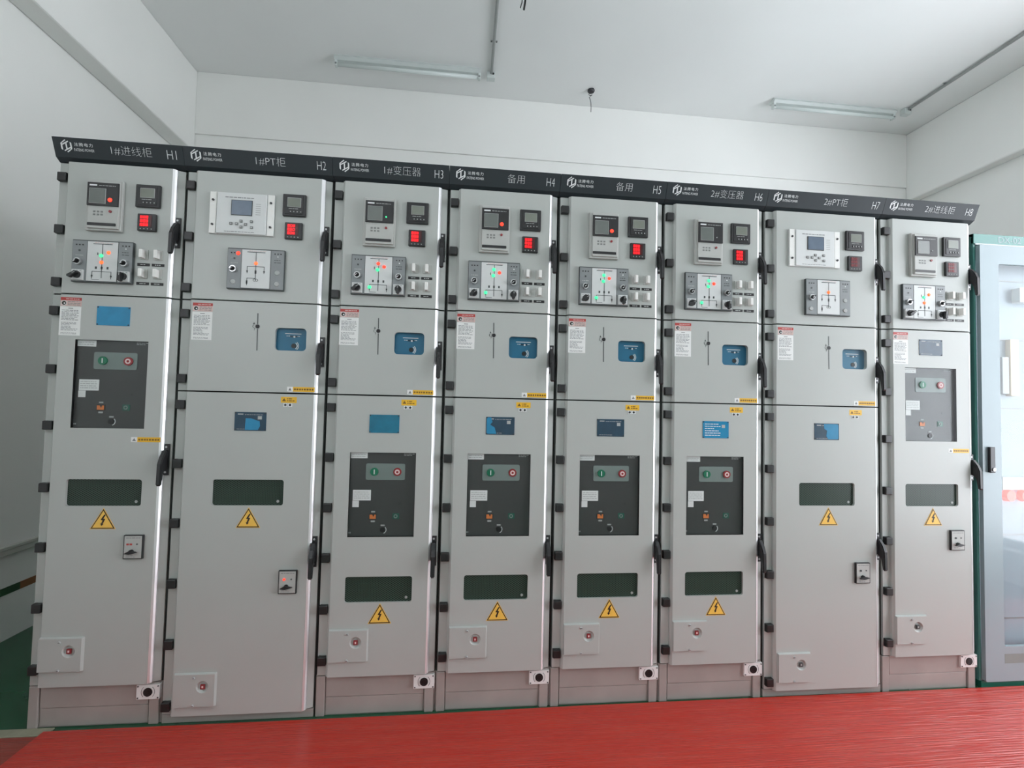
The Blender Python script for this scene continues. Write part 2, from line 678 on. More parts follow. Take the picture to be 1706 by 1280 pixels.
# ------------------------------------------------------------------ rubber matting
o = MB().box(-0.60, 0.10, -1.0, -0.050, 0.0, 0.004, 'brown_red_rubber').build('rubber_mat')
tag(o, 'dull brownish red ribbed rubber mat in the left corner, partly under the bright red one', 'rubber mat', 'rubber mats on the floor')
mb = MB()
edge = [(0.09, -0.030), (1.55, -0.028), (2.2, -0.016), (5.9, -0.012)]
outline = edge + [(5.9, -1.0), (0.085, -1.0)]
lo = [mb.bm.verts.new((p[0], p[1], 0.0062)) for p in outline]
hi = [mb.bm.verts.new((p[0], p[1], 0.0105)) for p in outline]
_k = mb.mi('red_rubber')
mb.bm.faces.new(hi).material_index = _k
mb.bm.faces.new(lo[::-1]).material_index = _k
for i in range(len(outline)):
    j = (i + 1) % len(outline)
    mb.bm.faces.new((lo[i], lo[j], hi[j], hi[i])).material_index = _k
tag(mb.build('rubber_mat'), 'long bright red ribbed rubber mat lying in front of the whole cabinet row', 'rubber mat', 'rubber mats on the floor')

# ------------------------------------------------------------------ switchgear pieces
PY = -0.020          # front of the raised door panels; flanges are at y = 0


def door_mesh(x0, x1, z0, z1, holes=(), depth=0.016):
    """sheet-steel door: raised panel with bevelled sides between flat flanges"""
    mb = MB()
    m = 'door_paint'
    xa, xb = x0 + 0.036, x0 + 0.046         # left flange, fold
    xc, xd = x1 - 0.038, x1 - 0.025         # right fold, flange
    g = 0.003
    zb0, zb1 = z0 + g, z1 - g
    mb.panel(rect(xb, xc, zb0, zb1), list(holes), PY, m, depth)
    yb = 0.012
    # cross-section of the sheet: flange, folded slope, panel, folded slope, flange
    c = 0.010
    left = [(x0, yb), (x0, 0), (xa, 0), (xa + 0.001, PY + c), (xb, PY)]
    L = (xd - xc) / 1.5
    fold = [(xc, PY), (xc + L * 0.883, PY + L * 0.469), (xd, PY + L * 1.257)]
    right = fold + [(xd, -0.003), (x1, 0.006), (x1, yb)]
    for sec in (left, right):
        for (xp, yp), (xq, yq) in zip(sec[:-1], sec[1:]):
            mb.face([(xp, yp, zb0), (xq, yq, zb0), (xq, yq, zb1), (xp, yp, zb1)], m)
    for zz in (zb0, zb1):
        mb.face([(p[0], p[1], zz) for p in left + right], m)
    strip = MB()  # added reflector over the painted fold, stands in for its lit edge
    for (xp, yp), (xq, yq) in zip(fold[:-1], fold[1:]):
        strip.face([(xp, yp - 0.0006, zb0 + 0.001), (xq, yq - 0.0006, zb0 + 0.001), (xq, yq - 0.0006, zb1 - 0.001), (xp, yp - 0.0006, zb1 - 0.001)], 'added_glint_metal')
    strip.face([(fold[2][0] + 0.0006, fold[2][1] - 0.0006, zb0 + 0.001), (xd + 0.0006, -0.0035, zb0 + 0.001), (xd + 0.0006, -0.0035, zb1 - 0.001), (fold[2][0] + 0.0006, fold[2][1] - 0.0006, zb1 - 0.001)], 'added_glint_metal')
    return mb, strip


def hinge_maker():
    mb = MB()
    mb.box(-0.017, 0.017, -0.020, 0.008, -0.018, 0.018, 'hinge_black', 0.003)
    mb.box(-0.0172, -0.004, -0.014, 0.012, -0.0185, 0.0185, 'hinge_black', 0.002)
    return mb.build('hinge')


def handle_maker():
    """black lift handle: screwed base plate and a lever that stands off the door"""
    mb = MB()
    mb.box(-0.0125, 0.0125, -0.006, 0.0, -0.128, 0.0, 'black_plastic', 0.0015)
    prof = [(-0.005, -0.024), (-0.020, -0.026), (-0.040, -0.050), (-0.052, -0.078), (-0.054, -0.160),
            (-0.049, -0.166), (-0.041, -0.162), (-0.040, -0.120), (-0.032, -0.104), (-0.020, -0.098), (-0.005, -0.100)]
    mb.extrude_x(prof, -0.009, 0.009, 'black_plastic')
    es = [e for e in mb.bm.edges if abs(abs(e.verts[0].co.x) - 0.009) < 1e-5 and e.verts[0].co.x == e.verts[1].co.x]
    bmesh.ops.bevel(mb.bm, geom=es, offset=0.003, segments=2, affect='EDGES')
    mb.disc(0, -0.012, 0.0042, -0.009, -0.005, 'screw_steel', 10)
    mb.disc(0, -0.115, 0.0042, -0.009, -0.005, 'screw_steel', 10)
    return mb.build('door_handle')


def relay_body(mb):
    # casing with a stepped front; z from 0 (top) down to -0.213, x 0..0.139
    pass


def add_relay(par, x, z, led):
    """tall grey protection relay: black display block above, keypad and slot below"""
    mb = MB()
    w, h = 0.136, 0.212
    mb.box(x, x + w, PY - 0.016, PY, z - h, z, 'relay_grey', 0.003)
    mb.box(x + 0.012, x + w - 0.006, PY - 0.024, PY - 0.012, z - h + 0.008, z - 0.006, 'relay_grey', 0.002)
    # keypad outlines
    for i in range(3):
        for j in range(2):
            mb.box(x + 0.034 + i * 0.014, x + 0.043 + i * 0.014, PY - 0.0246, PY - 0.023, z - 0.140 - j * 0.012, z - 0.133 - j * 0.012, 'relay_edge')
    r = mb.build('protection_relay', par)
    yf = PY - 0.024
    mb = MB()
    mb.box(x + 0.011, x + 0.130, yf - 0.006, yf, z - 0.113, z - 0.018, 'black_plastic', 0.0015)
    mb.box(x + 0.020, x + 0.048, yf - 0.0066, yf - 0.005, z - 0.033, z - 0.027, 'white_print')
    mb.dashes(x + 0.055, x + 0.122, z - 0.034, z - 0.027, yf - 0.006, 'grey_print', 1, random.Random(3), 0.35)
    mb.build('display_bezel', r)
    mb = MB()
    mb.box(x + 0.021, x + 0.083, yf - 0.008, yf - 0.005, z - 0.105, z - 0.043, 'grey_print')
    mb.box(x + 0.0225, x + 0.0815, yf - 0.0086, yf - 0.006, z - 0.1035, z - 0.0445, 'lcd_grey')
    mb.build('display_screen', r)
    mb = MB()
    m = {'red': 'led_red', 'green': 'led_green', None: 'grey_print'}[led]
    rr = {'red': 0.0075, 'green': 0.0032, None: 0.0024}[led]
    mb.disc(x + 0.099, z - 0.088, rr, yf - 0.0085, yf - 0.005, m, 14, rr * 1.15)
    mb.build('indicator_lamp', r)
    MB().disc(x + 0.099, z - 0.134, 0.0052, yf - 0.004, yf, 'red_button' if led != 'off' else 'relay_edge', 14).build('reset_button', r)
    MB().prism(rrect(x + 0.014, x + 0.122, z - 0.194, z - 0.182, 0.003), yf - 0.0012, yf, 'black_plastic').build('slot_cover', r)


def add_pt_relay(par, x, z):
    """wide white relay plate with blue display, seven keys and two mounting strips"""
    mb = MB()
    w, h = 0.258, 0.178
    mb.box(x, x + w, PY - 0.008, PY, z - h, z, 'mimic_white', 0.0015)
    mb.box(x + 0.030, x + w - 0.030, PY - 0.014, PY - 0.006, z - h + 0.002, z - 0.002, 'mimic_white', 0.002)
    mb.dashes(x + 0.062, x + 0.20, z - 0.026, z - 0.018, PY - 0.014, 'paper_text', 1, random.Random(5), 0.5)
    mb.dashes(x + 0.062, x + 0.20, z - 0.170, z - 0.165, PY - 0.014, 'paper_text', 1, random.Random(6), 0.5)
    for i in range(6):
        mb.box(x + 0.185, x + 0.205, PY - 0.0143, PY - 0.013, z - 0.047 - i * 0.009, z - 0.044 - i * 0.009, 'grey_print')
    r = mb.build('protection_relay', par)
    for i, sx in enumerate((0.013, w - 0.013)):
        mb = MB()
        mb.box(x + sx - 0.013, x + sx + 0.013, PY - 0.0105, PY - 0.007, z - h + 0.001, z - 0.001, 'toggle_white', 0.001)
        for sz in (0.036, 0.140):
            mb.disc(x + sx, z - sz, 0.0048, PY - 0.014, PY - 0.009, 'black_plastic', 10)
        mb.build('mounting_strip', r)
    mb = MB()
    mb.box(x + 0.088, x + 0.172, PY - 0.017, PY - 0.012, z - 0.098, z - 0.033, 'mimic_edge')
    mb.box(x + 0.0905, x + 0.1695, PY - 0.0178, PY - 0.014, z - 0.0955, z - 0.0355, 'lcd_blue')
    mb.build('display_screen', r)
    for kx, kz in ((0.089, 0.134), (0.112, 0.134), (0.129, 0.122), (0.130, 0.147), (0.148, 0.135), (0.171, 0.122), (0.172, 0.147)):
        mb = MB()
        mb.box(x + kx - 0.0058, x + kx + 0.0058, PY - 0.0178, PY - 0.013, z - kz - 0.0055, z - kz + 0.0055, 'relay_edge', 0.001)
        mb.box(x + kx - 0.003, x + kx + 0.003, PY - 0.0182, PY - 0.017, z - kz - 0.001, z - kz + 0.001, 'mimic_white')
        mb.build('key_button', r)


def add_meter(par, x, z):
    """96 mm square black panel meter with a grey-green display"""
    s = 0.095
    mb = MB()
    mb.box(x, x + s, PY - 0.012, PY, z - s, z, 'black_plastic', 0.003)
    mb.box(x + 0.010, x + s - 0.010, PY - 0.014, PY - 0.010, z - s + 0.008, z - 0.008, 'black_plastic', 0.002)
    mb.dashes(x + 0.026, x + 0.070, z - 0.066, z - 0.061, PY - 0.014, 'grey_print', 1, random.Random(8), 0.4)
    r = mb.build('panel_meter', par)
    mb = MB()
    mb.box(x + 0.021, x + 0.076, PY - 0.016, PY - 0.012, z - 0.057, z - 0.017, 'grey_print')
    mb.box(x + 0.0225, x + 0.0745, PY - 0.0166, PY - 0.013, z - 0.0555, z - 0.0185, 'lcd_green')
    mb.build('display_screen', r)
    for i in range(4):
        mb = MB()
        bx_ = x + 0.030 + i * 0.014
        mb.box(bx_, bx_ + 0.008, PY - 0.0155, PY - 0.012, z - 0.082, z - 0.072, 'black_plastic', 0.001)
        mb.box(bx_ + 0.002, bx_ + 0.006, PY - 0.0158, PY - 0.015, z - 0.079, z - 0.0745, 'grey_print')
        mb.build('key_button', r)


SEG = {'0': 'abcdef', '1': 'bc', '2': 'abged', '3': 'abgcd', '4': 'fgbc', '5': 'afgcd', '6': 'afgedc', '7': 'abc', '8': 'abcdefg', '9': 'abcdfg'}


def add_red_meter(par, x, z, rows, lit=True):
    """72 mm square digital meter showing three rows of red digits"""
    s = 0.072
    mb = MB()
    mb.box(x, x + s, PY - 0.012, PY, z - s, z, 'black_plastic', 0.003)
    mb.box(x + 0.010, x + 0.056, PY - 0.0135, PY - 0.010, z - 0.055, z - 0.007, 'red_window')
    for i in range(4):
        mb.disc(x + 0.014 + i * 0.014, z - 0.0635, 0.0022, PY - 0.0135, PY - 0.010, 'grey_print', 8)
    r = mb.build('digital_meter', par)
    m = 'digit_red' if lit else 'button_red'
    y0, y1 = PY - 0.0142, PY - 0.0132
    for q, digits in enumerate(rows):
        mb = MB()
        zt = z - 0.0095 - q * 0.0157
        for i, d in enumerate(digits):
            dx = x + 0.0125 + i * 0.0108
            W, H, t = 0.0085, 0.0114, 0.0022
            boxes = {'a': (dx, dx + W, zt - t, zt), 'g': (dx, dx + W, zt - H / 2 - t / 2, zt - H / 2 + t / 2), 'd': (dx, dx + W, zt - H, zt - H + t),
                     'f': (dx, dx + t, zt - H / 2, zt), 'b': (dx + W - t, dx + W, zt - H / 2, zt),
                     'e': (dx, dx + t, zt - H, zt - H / 2), 'c': (dx + W - t, dx + W, zt - H, zt - H / 2)}
            for s_ in SEG[d]:
                b = boxes[s_]
                mb.box(b[0], b[1], y0, y1, b[2], b[3], m)
        mb.build('digit_row', r)


def line(mb, x0, z0, x1, z1, w, y, m):
    d = Vector((x1 - x0, z1 - z0))
    n = Vector((-d.y, d.x)).normalized() * w / 2
    mb.prism([(x0 - n.x, z0 - n.y), (x1 - n.x, z1 - n.y), (x1 + n.x, z1 + n.y), (x0 + n.x, z0 + n.y)], y - 0.0006, y, m)


LAMP = {'A': (0.113, 0.036), 'B': (0.111, 0.063), 'C': (0.138, 0.049), 'D': (0.079, 0.140), 'E': (0.113, 0.090)}


def add_mimic(par, x, z, kind, lamps):
    """flat control unit: white mimic diagram between two grey strips with knobs and rotary switches"""
    W, H = 0.229, 0.173
    y = PY - 0.013
    mb = MB()
    mb.box(x, x + W, y, PY, z - H, z, 'mimic_edge', 0.0015)
    side = 'mimic_grey'
    mb.box(x + 0.002, x + 0.056, y - 0.001, y + 0.001, z - H + 0.004, z - 0.004, side)
    mb.box(x + 0.175, x + W - 0.002, y - 0.001, y + 0.001, z - H + 0.004, z - 0.004, side)
    for i in range(3):
        mb.disc(x + 0.016 + i * 0.012, z - 0.021, 0.0027, y - 0.002, y, 'hole_black', 8)
        mb.disc(x + 0.190 + i * 0.012, z - 0.018, 0.0027, y - 0.002, y, 'hole_black', 8)
    mb.disc(x + 0.028, z - 0.044, 0.0042, y - 0.002, y, 'mimic_edge', 10)
    mb.disc(x + 0.202, z - 0.030, 0.0026, y - 0.002, y, 'white_print', 8)
    mb.dashes(x + 0.014, x + 0.045, z - 0.068, z - 0.060, y - 0.001, 'grey_print', 1, random.Random(2), 0.4)
    mb.dashes(x + 0.188, x + 0.216, z - 0.060, z - 0.040, y - 0.001, 'mimic_edge', 2, random.Random(4), 0.3)
    r = mb.build('mimic_unit', par)
    # diagram
    mb = MB()
    mb.box(x + 0.058, x + 0.172, y - 0.002, y + 0.001, z - H + 0.006, z - 0.005, 'mimic_white')
    yf = y - 0.002
    k = 'mimic_edge'
    cx = x + 0.115
    line(mb, cx - 0.036, z - 0.015, cx + 0.036, z - 0.015, 0.0028, yf, k)
    mb.dashes(x + 0.085, x + 0.155, z - 0.012, z - 0.008, yf, 'sticker_pink', 1, random.Random(9), 0.5)
    if kind == 'feeder':
        line(mb, cx, z - 0.015, cx, z - 0.155, 0.0024, yf, k)
        for dx in (-0.022, 0, 0.022):
            mb.box(cx + dx - 0.0035, cx + dx + 0.0035, yf - 0.0006, yf, z - 0.118, z - 0.108, k)
        line(mb, cx - 0.036, z - 0.128, cx + 0.036, z - 0.128, 0.002, yf, k)
        for dx in (-0.036, 0.036):
            line(mb, cx + dx, z - 0.128, cx + dx, z - 0.158, 0.002, yf, k)
            mb.box(cx + dx - 0.003, cx + dx + 0.003, yf - 0.0006, yf, z - 0.150, z - 0.143, k)
        line(mb, cx - 0.036, z - 0.161, cx - 0.008, z - 0.161, 0.0016, yf, k)
        mb.box(cx - 0.019, cx - 0.016, yf - 0.0006, yf, z - 0.060, z - 0.050, k)
    else:
        line(mb, cx, z - 0.015, cx, z - 0.130, 0.0024, yf, k)
        line(mb, cx - 0.034, z - 0.076, cx + 0.034, z - 0.076, 0.0024, yf, k)
        for dx in (-0.034, 0.034):
            line(mb, cx + dx, z - 0.076, cx + dx, z - 0.104, 0.0022, yf, k)
            mb.prism([(cx + dx - 0.004, z - 0.094), (cx + dx + 0.004, z - 0.094), (cx + dx, z - 0.106)], yf - 0.0006, yf, k)
        mb.box(cx - 0.0035, cx + 0.0035, yf - 0.0006, yf, z - 0.106, z - 0.092, k)
        line(mb, cx - 0.034, z - 0.126, cx, z - 0.126, 0.002, yf, k)
        line(mb, cx - 0.034, z - 0.126, cx - 0.034, z - 0.156, 0.002, yf, k)
        mb.box(cx - 0.037, cx - 0.031, yf - 0.0006, yf, z - 0.150, z - 0.136, k)
        mb.ring(cx - 0.004, z - 0.133, 0.004, 0.0058, yf - 0.0006, yf, k, 14)
        mb.ring(cx + 0.005, z - 0.133, 0.004, 0.0058, yf - 0.0006, yf, k, 14)
    mb.build('mimic_diagram', r)

    def knob(kx, kz, tilt):
        mb = MB()
        mb.ring(x + kx, z - kz, 0.0088, 0.0135, y - 0.012, y, 'silver', 24)
        mb.disc(x + kx, z - kz, 0.0092, y - 0.014, y, 'hole_black', 20)
        c, s = math.cos(tilt), math.sin(tilt)
        q = [(-0.009, -0.0022), (0.010, -0.0026), (0.010, 0.0026), (-0.009, 0.0022)]
        mb.prism([(x + kx + a * c - b * s, z - kz + a * s + b * c) for a, b in q], y - 0.024, y - 0.013, 'black_plastic')
        q = [(-0.001, -0.0012), (0.008, -0.0012), (0.008, 0.0012), (-0.001, 0.0012)]
        mb.prism([(x + kx + a * c - b * s, z - kz + a * s + b * c) for a, b in q], y - 0.0246, y - 0.0236, 'white_print')
        mb.build('selector_knob', r)

    def rotary(kx, kz, tilt):
        mb = MB()
        s = 0.0215
        mb.box(x + kx - s, x + kx + s, y - 0.008, y, z - kz - s, z - kz + s, 'mimic_white', 0.0012)
        for q in (-1, 0, 1):
            mb.box(x + kx + q * 0.012 - 0.003, x + kx + q * 0.012 + 0.003, y - 0.0084, y - 0.0075, z - kz + 0.0155, z - kz + 0.0175, 'paper_text')
        mb.disc(x + kx, z - kz, 0.0138, y - 0.020, y - 0.007, 'black_plastic', 20, 0.0145)
        c, s_ = math.cos(tilt), math.sin(tilt)
        q = [(-0.013, -0.004), (0.020, -0.0065), (0.024, 0), (0.020, 0.0065), (-0.013, 0.004)]
        mb.prism([(x + kx + a * c - b * s_, z - kz + a * s_ + b * c) for a, b in q], y - 0.034, y - 0.018, 'black_plastic')
        q = [(-0.012, -0.001), (0.0, -0.001), (0.0, 0.001), (-0.012, 0.001)]
        mb.prism([(x + kx + a * c - b * s_, z - kz + a * s_ + b * c) for a, b in q], y - 0.0345, y - 0.0335, 'grey_print')
        mb.build('rotary_switch', r)

    def blank(kx, kz):
        mb = MB()
        mb.disc(x + kx, z - kz, 0.0088, y - 0.004, y, 'grey_print', 20, 0.011)
        mb.build('blanking_cap', r)

    if kind == 'feeder':
        knob(0.027, 0.090, math.radians(220))
        knob(0.201, 0.090, math.radians(218))
        rotary(0.028, 0.145, math.radians(215))
        rotary(0.201, 0.145, math.radians(268))
    else:
        knob(0.026, 0.090, math.radians(215))
        blank(0.026, 0.143)
        blank(0.201, 0.098)
        blank(0.201, 0.146)
    for code, colour in lamps:
        if code == 'P':
            px, pz = 0.042, 0.022
        elif code == 'O':
            px, pz = 0.115, 0.062
        else:
            px, pz = LAMP[code]
        mb = MB()
        rr = 0.0082 if colour != 'led_green' else 0.0086
        mb.disc(x + px, z - pz, rr * 0.55, y - 0.007, y - 0.001, colour, 14, rr)
        mb.build('signal_lamp', r)


def add_links(par, x, z):
    """2 x 2 white pull-out test links, each above its own black name strip"""
    for i in range(2):
        for j in range(2):
            cx, cz = x + i * 0.056, z - j * 0.079
            mb = MB()
            mb.box(cx - 0.017, cx + 0.017, PY - 0.003, PY, cz - 0.020, cz + 0.020, 'relay_grey', 0.001)
            mb.box(cx - 0.0065, cx + 0.0065, PY - 0.026, PY - 0.002, cz - 0.017, cz + 0.017, 'toggle_white', 0.0015)
            mb.build('test_link', par)
            mb = MB()
            mb.box(cx - 0.024, cx + 0.024, PY - 0.0015, PY, cz - 0.047, cz - 0.0355, 'hole_black')
            mb.dashes(cx - 0.012, cx + 0.012, cz - 0.044, cz - 0.0385, PY - 0.0015, 'grey_print', 1, random.Random(i * 2 + j), 0.6)
            mb.build('name_strip', par)


def add_sticker(par, x, z):
    """red-headed warning label over a sheet of small print"""
    mb = MB()
    w = 0.078
    mb.box(x, x + w, PY - 0.0006, PY, z - 0.035, z, 'sticker_pink')
    mb.box(x, x + w, PY - 0.0009, PY, z - 0.012, z, 'sticker_red')
    mb.disc(x + 0.013, z - 0.0235, 0.0085, PY - 0.0010, PY, 'warning_black', 16)
    mb.ring(x + 0.013, z - 0.0235, 0.0085, 0.0100, PY - 0.0010, PY, 'white_print', 18)
    mb.disc(x + 0.015, z - 0.0245, 0.003, PY - 0.0014, PY, 'white_print', 8)
    mb.dashes(x + 0.027, x + 0.074, z - 0.033, z - 0.014, PY - 0.0006, 'paper_text', 3, random.Random(11), 0.4)
    mb.dashes(x + 0.020, x + 0.070, z - 0.0085, z - 0.004, PY - 0.0009, 'sticker_pink', 1, random.Random(12), 0.7)
    mb.build('warning_label', par)
    mb = MB()
    mb.box(x - 0.001, x + w, PY - 0.0006, PY, z - 0.155, z - 0.037, 'paper')
    rnd = random.Random(13)
    mb.box(x + 0.030, x + 0.048, PY - 0.0009, PY, z - 0.046, z - 0.043, 'paper_text')
    mb.dashes(x + 0.006, x + 0.070, z - 0.094, z - 0.050, PY - 0.0006, 'paper_text', 8, rnd, 0.42)
    mb.dashes(x + 0.006, x + 0.068, z - 0.136, z - 0.100, PY - 0.0006, 'paper_text', 7, rnd, 0.42)
    mb.dashes(x + 0.006, x + 0.064, z - 0.151, z - 0.143, PY - 0.0006, 'paper_text', 2, rnd, 0.42)
    mb.build('instruction_sheet', par)


def add_yellow_strip(par, x, z):
    mb = MB()
    mb.box(x, x + 0.024, PY - 0.0006, PY, z - 0.020, z, 'paper')
    mb.prism([(x + 0.005, z - 0.016), (x + 0.019, z - 0.016), (x + 0.012, z - 0.004)], PY - 0.0010, PY, 'paper_text')
    mb.box(x + 0.024, x + 0.112, PY - 0.0006, PY, z - 0.020, z, 'sticker_yellow')
    mb.dashes(x + 0.028, x + 0.108, z - 0.0145, z - 0.0055, PY - 0.0006, 'sticker_ink', 1, random.Random(21), 0.8, 0.005, 0.009)
    mb.build('caution_strip', par)


def add_small_yellow(par, x, z):
    mb = MB()
    mb.box(x, x + 0.064, PY - 0.0006, PY, z - 0.025, z, 'sticker_yellow')
    mb.prism([(x + 0.005, z - 0.018), (x + 0.021, z - 0.018), (x + 0.013, z - 0.005)], PY - 0.0010, PY, 'sticker_ink')
    mb.dashes(x + 0.025, x + 0.060, z - 0.020, z - 0.004, PY - 0.0006, 'sticker_ink', 2, random.Random(22), 0.5)
    mb.build('caution_plate', par)
    for dx in (0.019, 0.038):
        mb = MB()
        mb.box(x + dx - 0.008, x + dx + 0.008, PY - 0.0012, PY, z - 0.041, z - 0.027, 'white_print')
        mb.disc(x + dx, z - 0.034, 0.0052, PY - 0.002, PY, 'mimic_edge', 12)
        mb.disc(x + dx, z - 0.034, 0.0030, PY - 0.0026, PY - 0.001, 'hole_black', 8)
        mb.build('probe_socket', par)


def add_oneline(par, x, z):
    """black single-line switch symbol printed on the door with its position disc"""
    mb = MB()
    line(mb, x, z, x + 0.002, z - 0.158, 0.004, PY, 'mimic_edge')
    mb.disc(x + 0.001, z - 0.056, 0.0085, PY - 0.002, PY, 'hole_black', 18)
    mb.ring(x + 0.001, z - 0.056, 0.0085, 0.0105, PY - 0.0014, PY, 'grey_print', 18)
    mb.prism([(x - 0.018, z - 0.047), (x - 0.010, z - 0.047), (x - 0.014, z - 0.038)], PY - 0.0008, PY, 'mimic_edge')
    mb.ring(x - 0.013, z - 0.056, 0.0052, 0.0068, PY - 0.0008, PY, 'mimic_edge', 8, math.radians(100), math.radians(260))
    mb.prism([(x - 0.012, z - 0.062), (x - 0.009, z - 0.062), (x - 0.012, z - 0.074)], PY - 0.0008, PY, 'mimic_edge')
    mb.build('line_symbol', par)


def add_mech_window(par, x, z, w=0.128, h=0.096):
    """blue operating-mechanism front set back behind a rounded window"""
    yb = 0.001
    mb = MB()
    mb.box(x - 0.006, x + w + 0.006, yb, yb + 0.012, z - h - 0.006, z + 0.006, 'blue_cover')
    mb.box(x + 0.034, x + 0.101, yb - 0.001, yb, z - 0.0225, z - 0.0195, 'white_print')
    mb.dashes(x + 0.040, x + 0.095, z - 0.033, z - 0.029, yb, 'white_print', 1, random.Random(31), 0.6)
    mb.box(x + 0.055, x + 0.085, yb - 0.002, yb, z - 0.036, z - 0.029, 'navy_plate')
    mb.disc(x + 0.073, z - 0.034, 0.0042, yb - 0.003, yb, 'white_print', 10)
    mb.ring(x + 0.071, z - 0.073, 0.0130, 0.0160, yb - 0.001, yb, 'white_print', 10, math.radians(-60), math.radians(60))
    mb.ring(x + 0.071, z - 0.073, 0.0190, 0.0215, yb - 0.001, yb, 'white_print', 10, math.radians(-50), math.radians(50))
    r = mb.build('operating_mechanism', par)
    mb = MB()
    mb.disc(x + 0.071, z - 0.073, 0.0098, yb - 0.002, yb, 'hole_black', 18)
    mb.build('crank_socket', r)
    MB().prism(rrect(x + 0.0005, x + w - 0.0005, z - h + 0.0005, z - 0.0005, 0.0155), PY + 0.004, PY + 0.006, 'cover_acrylic').build('window_cover', r)


def add_nameplate(par, x, z, style):
    """rating plate, 125 x 78 mm, with its blue protective film more or less in place"""
    w, h = 0.126, 0.078
    base = {'full': 'film_blue', 'teal': 'film_teal', 'bright': 'film_blue'}.get(style, 'navy_plate')
    mb = MB()
    mb.box(x, x + w, PY - 0.0015, PY, z - h, z, base)
    for cx, cz in ((0.004, 0.004), (w - 0.004, 0.004), (0.004, h - 0.004), (w - 0.004, h - 0.004)):
        mb.disc(x + cx, z - cz, 0.0026, PY - 0.003, PY, 'hole_black', 8)
    ink = 'white_print' if style in ('bright',) else 'grey_print'
    rnd = random.Random(hash(style) % 97)
    rnd = random.Random(len(style))
    if style == 'bright':
        mb.dashes(x + 0.010, x + 0.086, z - 0.070, z - 0.008, PY - 0.0015, ink, 6, rnd, 0.30)
    elif style not in ('full', 'teal'):
        mb.box(x + 0.012, x + 0.034, PY - 0.0020, PY, z - 0.011, z - 0.007, ink)
        mb.dashes(x + 0.040, x + 0.112, z - 0.013, z - 0.008, PY - 0.0015, ink, 1, rnd, 0.35)
        mb.dashes(x + 0.010, x + 0.110, z - 0.073, z - 0.069, PY - 0.0015, ink, 1, rnd, 0.35)
    if style in ('dark', 'wave', 'haze', 'bright'):
        mb.box(x + 0.092, x + 0.108, PY - 0.0020, PY, z - 0.030, z - 0.016, 'grey_print')
    r = mb.build('rating_plate', par)
    yf = PY - 0.0016
    if style == 'dark':
        MB().prism([(x + 0.042, z - 0.074), (x + 0.044, z - 0.026), (x + 0.066, z - 0.026), (x + 0.100, z - 0.038), (x + 0.102, z - 0.058), (x + 0.094, z - 0.074)],
                   yf - 0.0006, yf, 'film_blue').build('blue_film', r)
    elif style == 'wave':
        MB().prism([(x + 0.003, z - 0.003), (x + 0.022, z - 0.003), (x + 0.028, z - 0.022), (x + 0.018, z - 0.034), (x + 0.038, z - 0.046), (x + 0.046, z - 0.074), (x + 0.003, z - 0.074)],
                   yf - 0.0006, yf, 'film_blue').build('blue_film', r)
    elif style == 'split':
        MB().prism([(x + 0.048, z - 0.003), (x + 0.122, z - 0.003), (x + 0.122, z - 0.074), (x + 0.070, z - 0.074), (x + 0.060, z - 0.060), (x + 0.064, z - 0.034), (x + 0.050, z - 0.026)],
                   yf - 0.0006, yf, 'film_blue').build('blue_film', r)


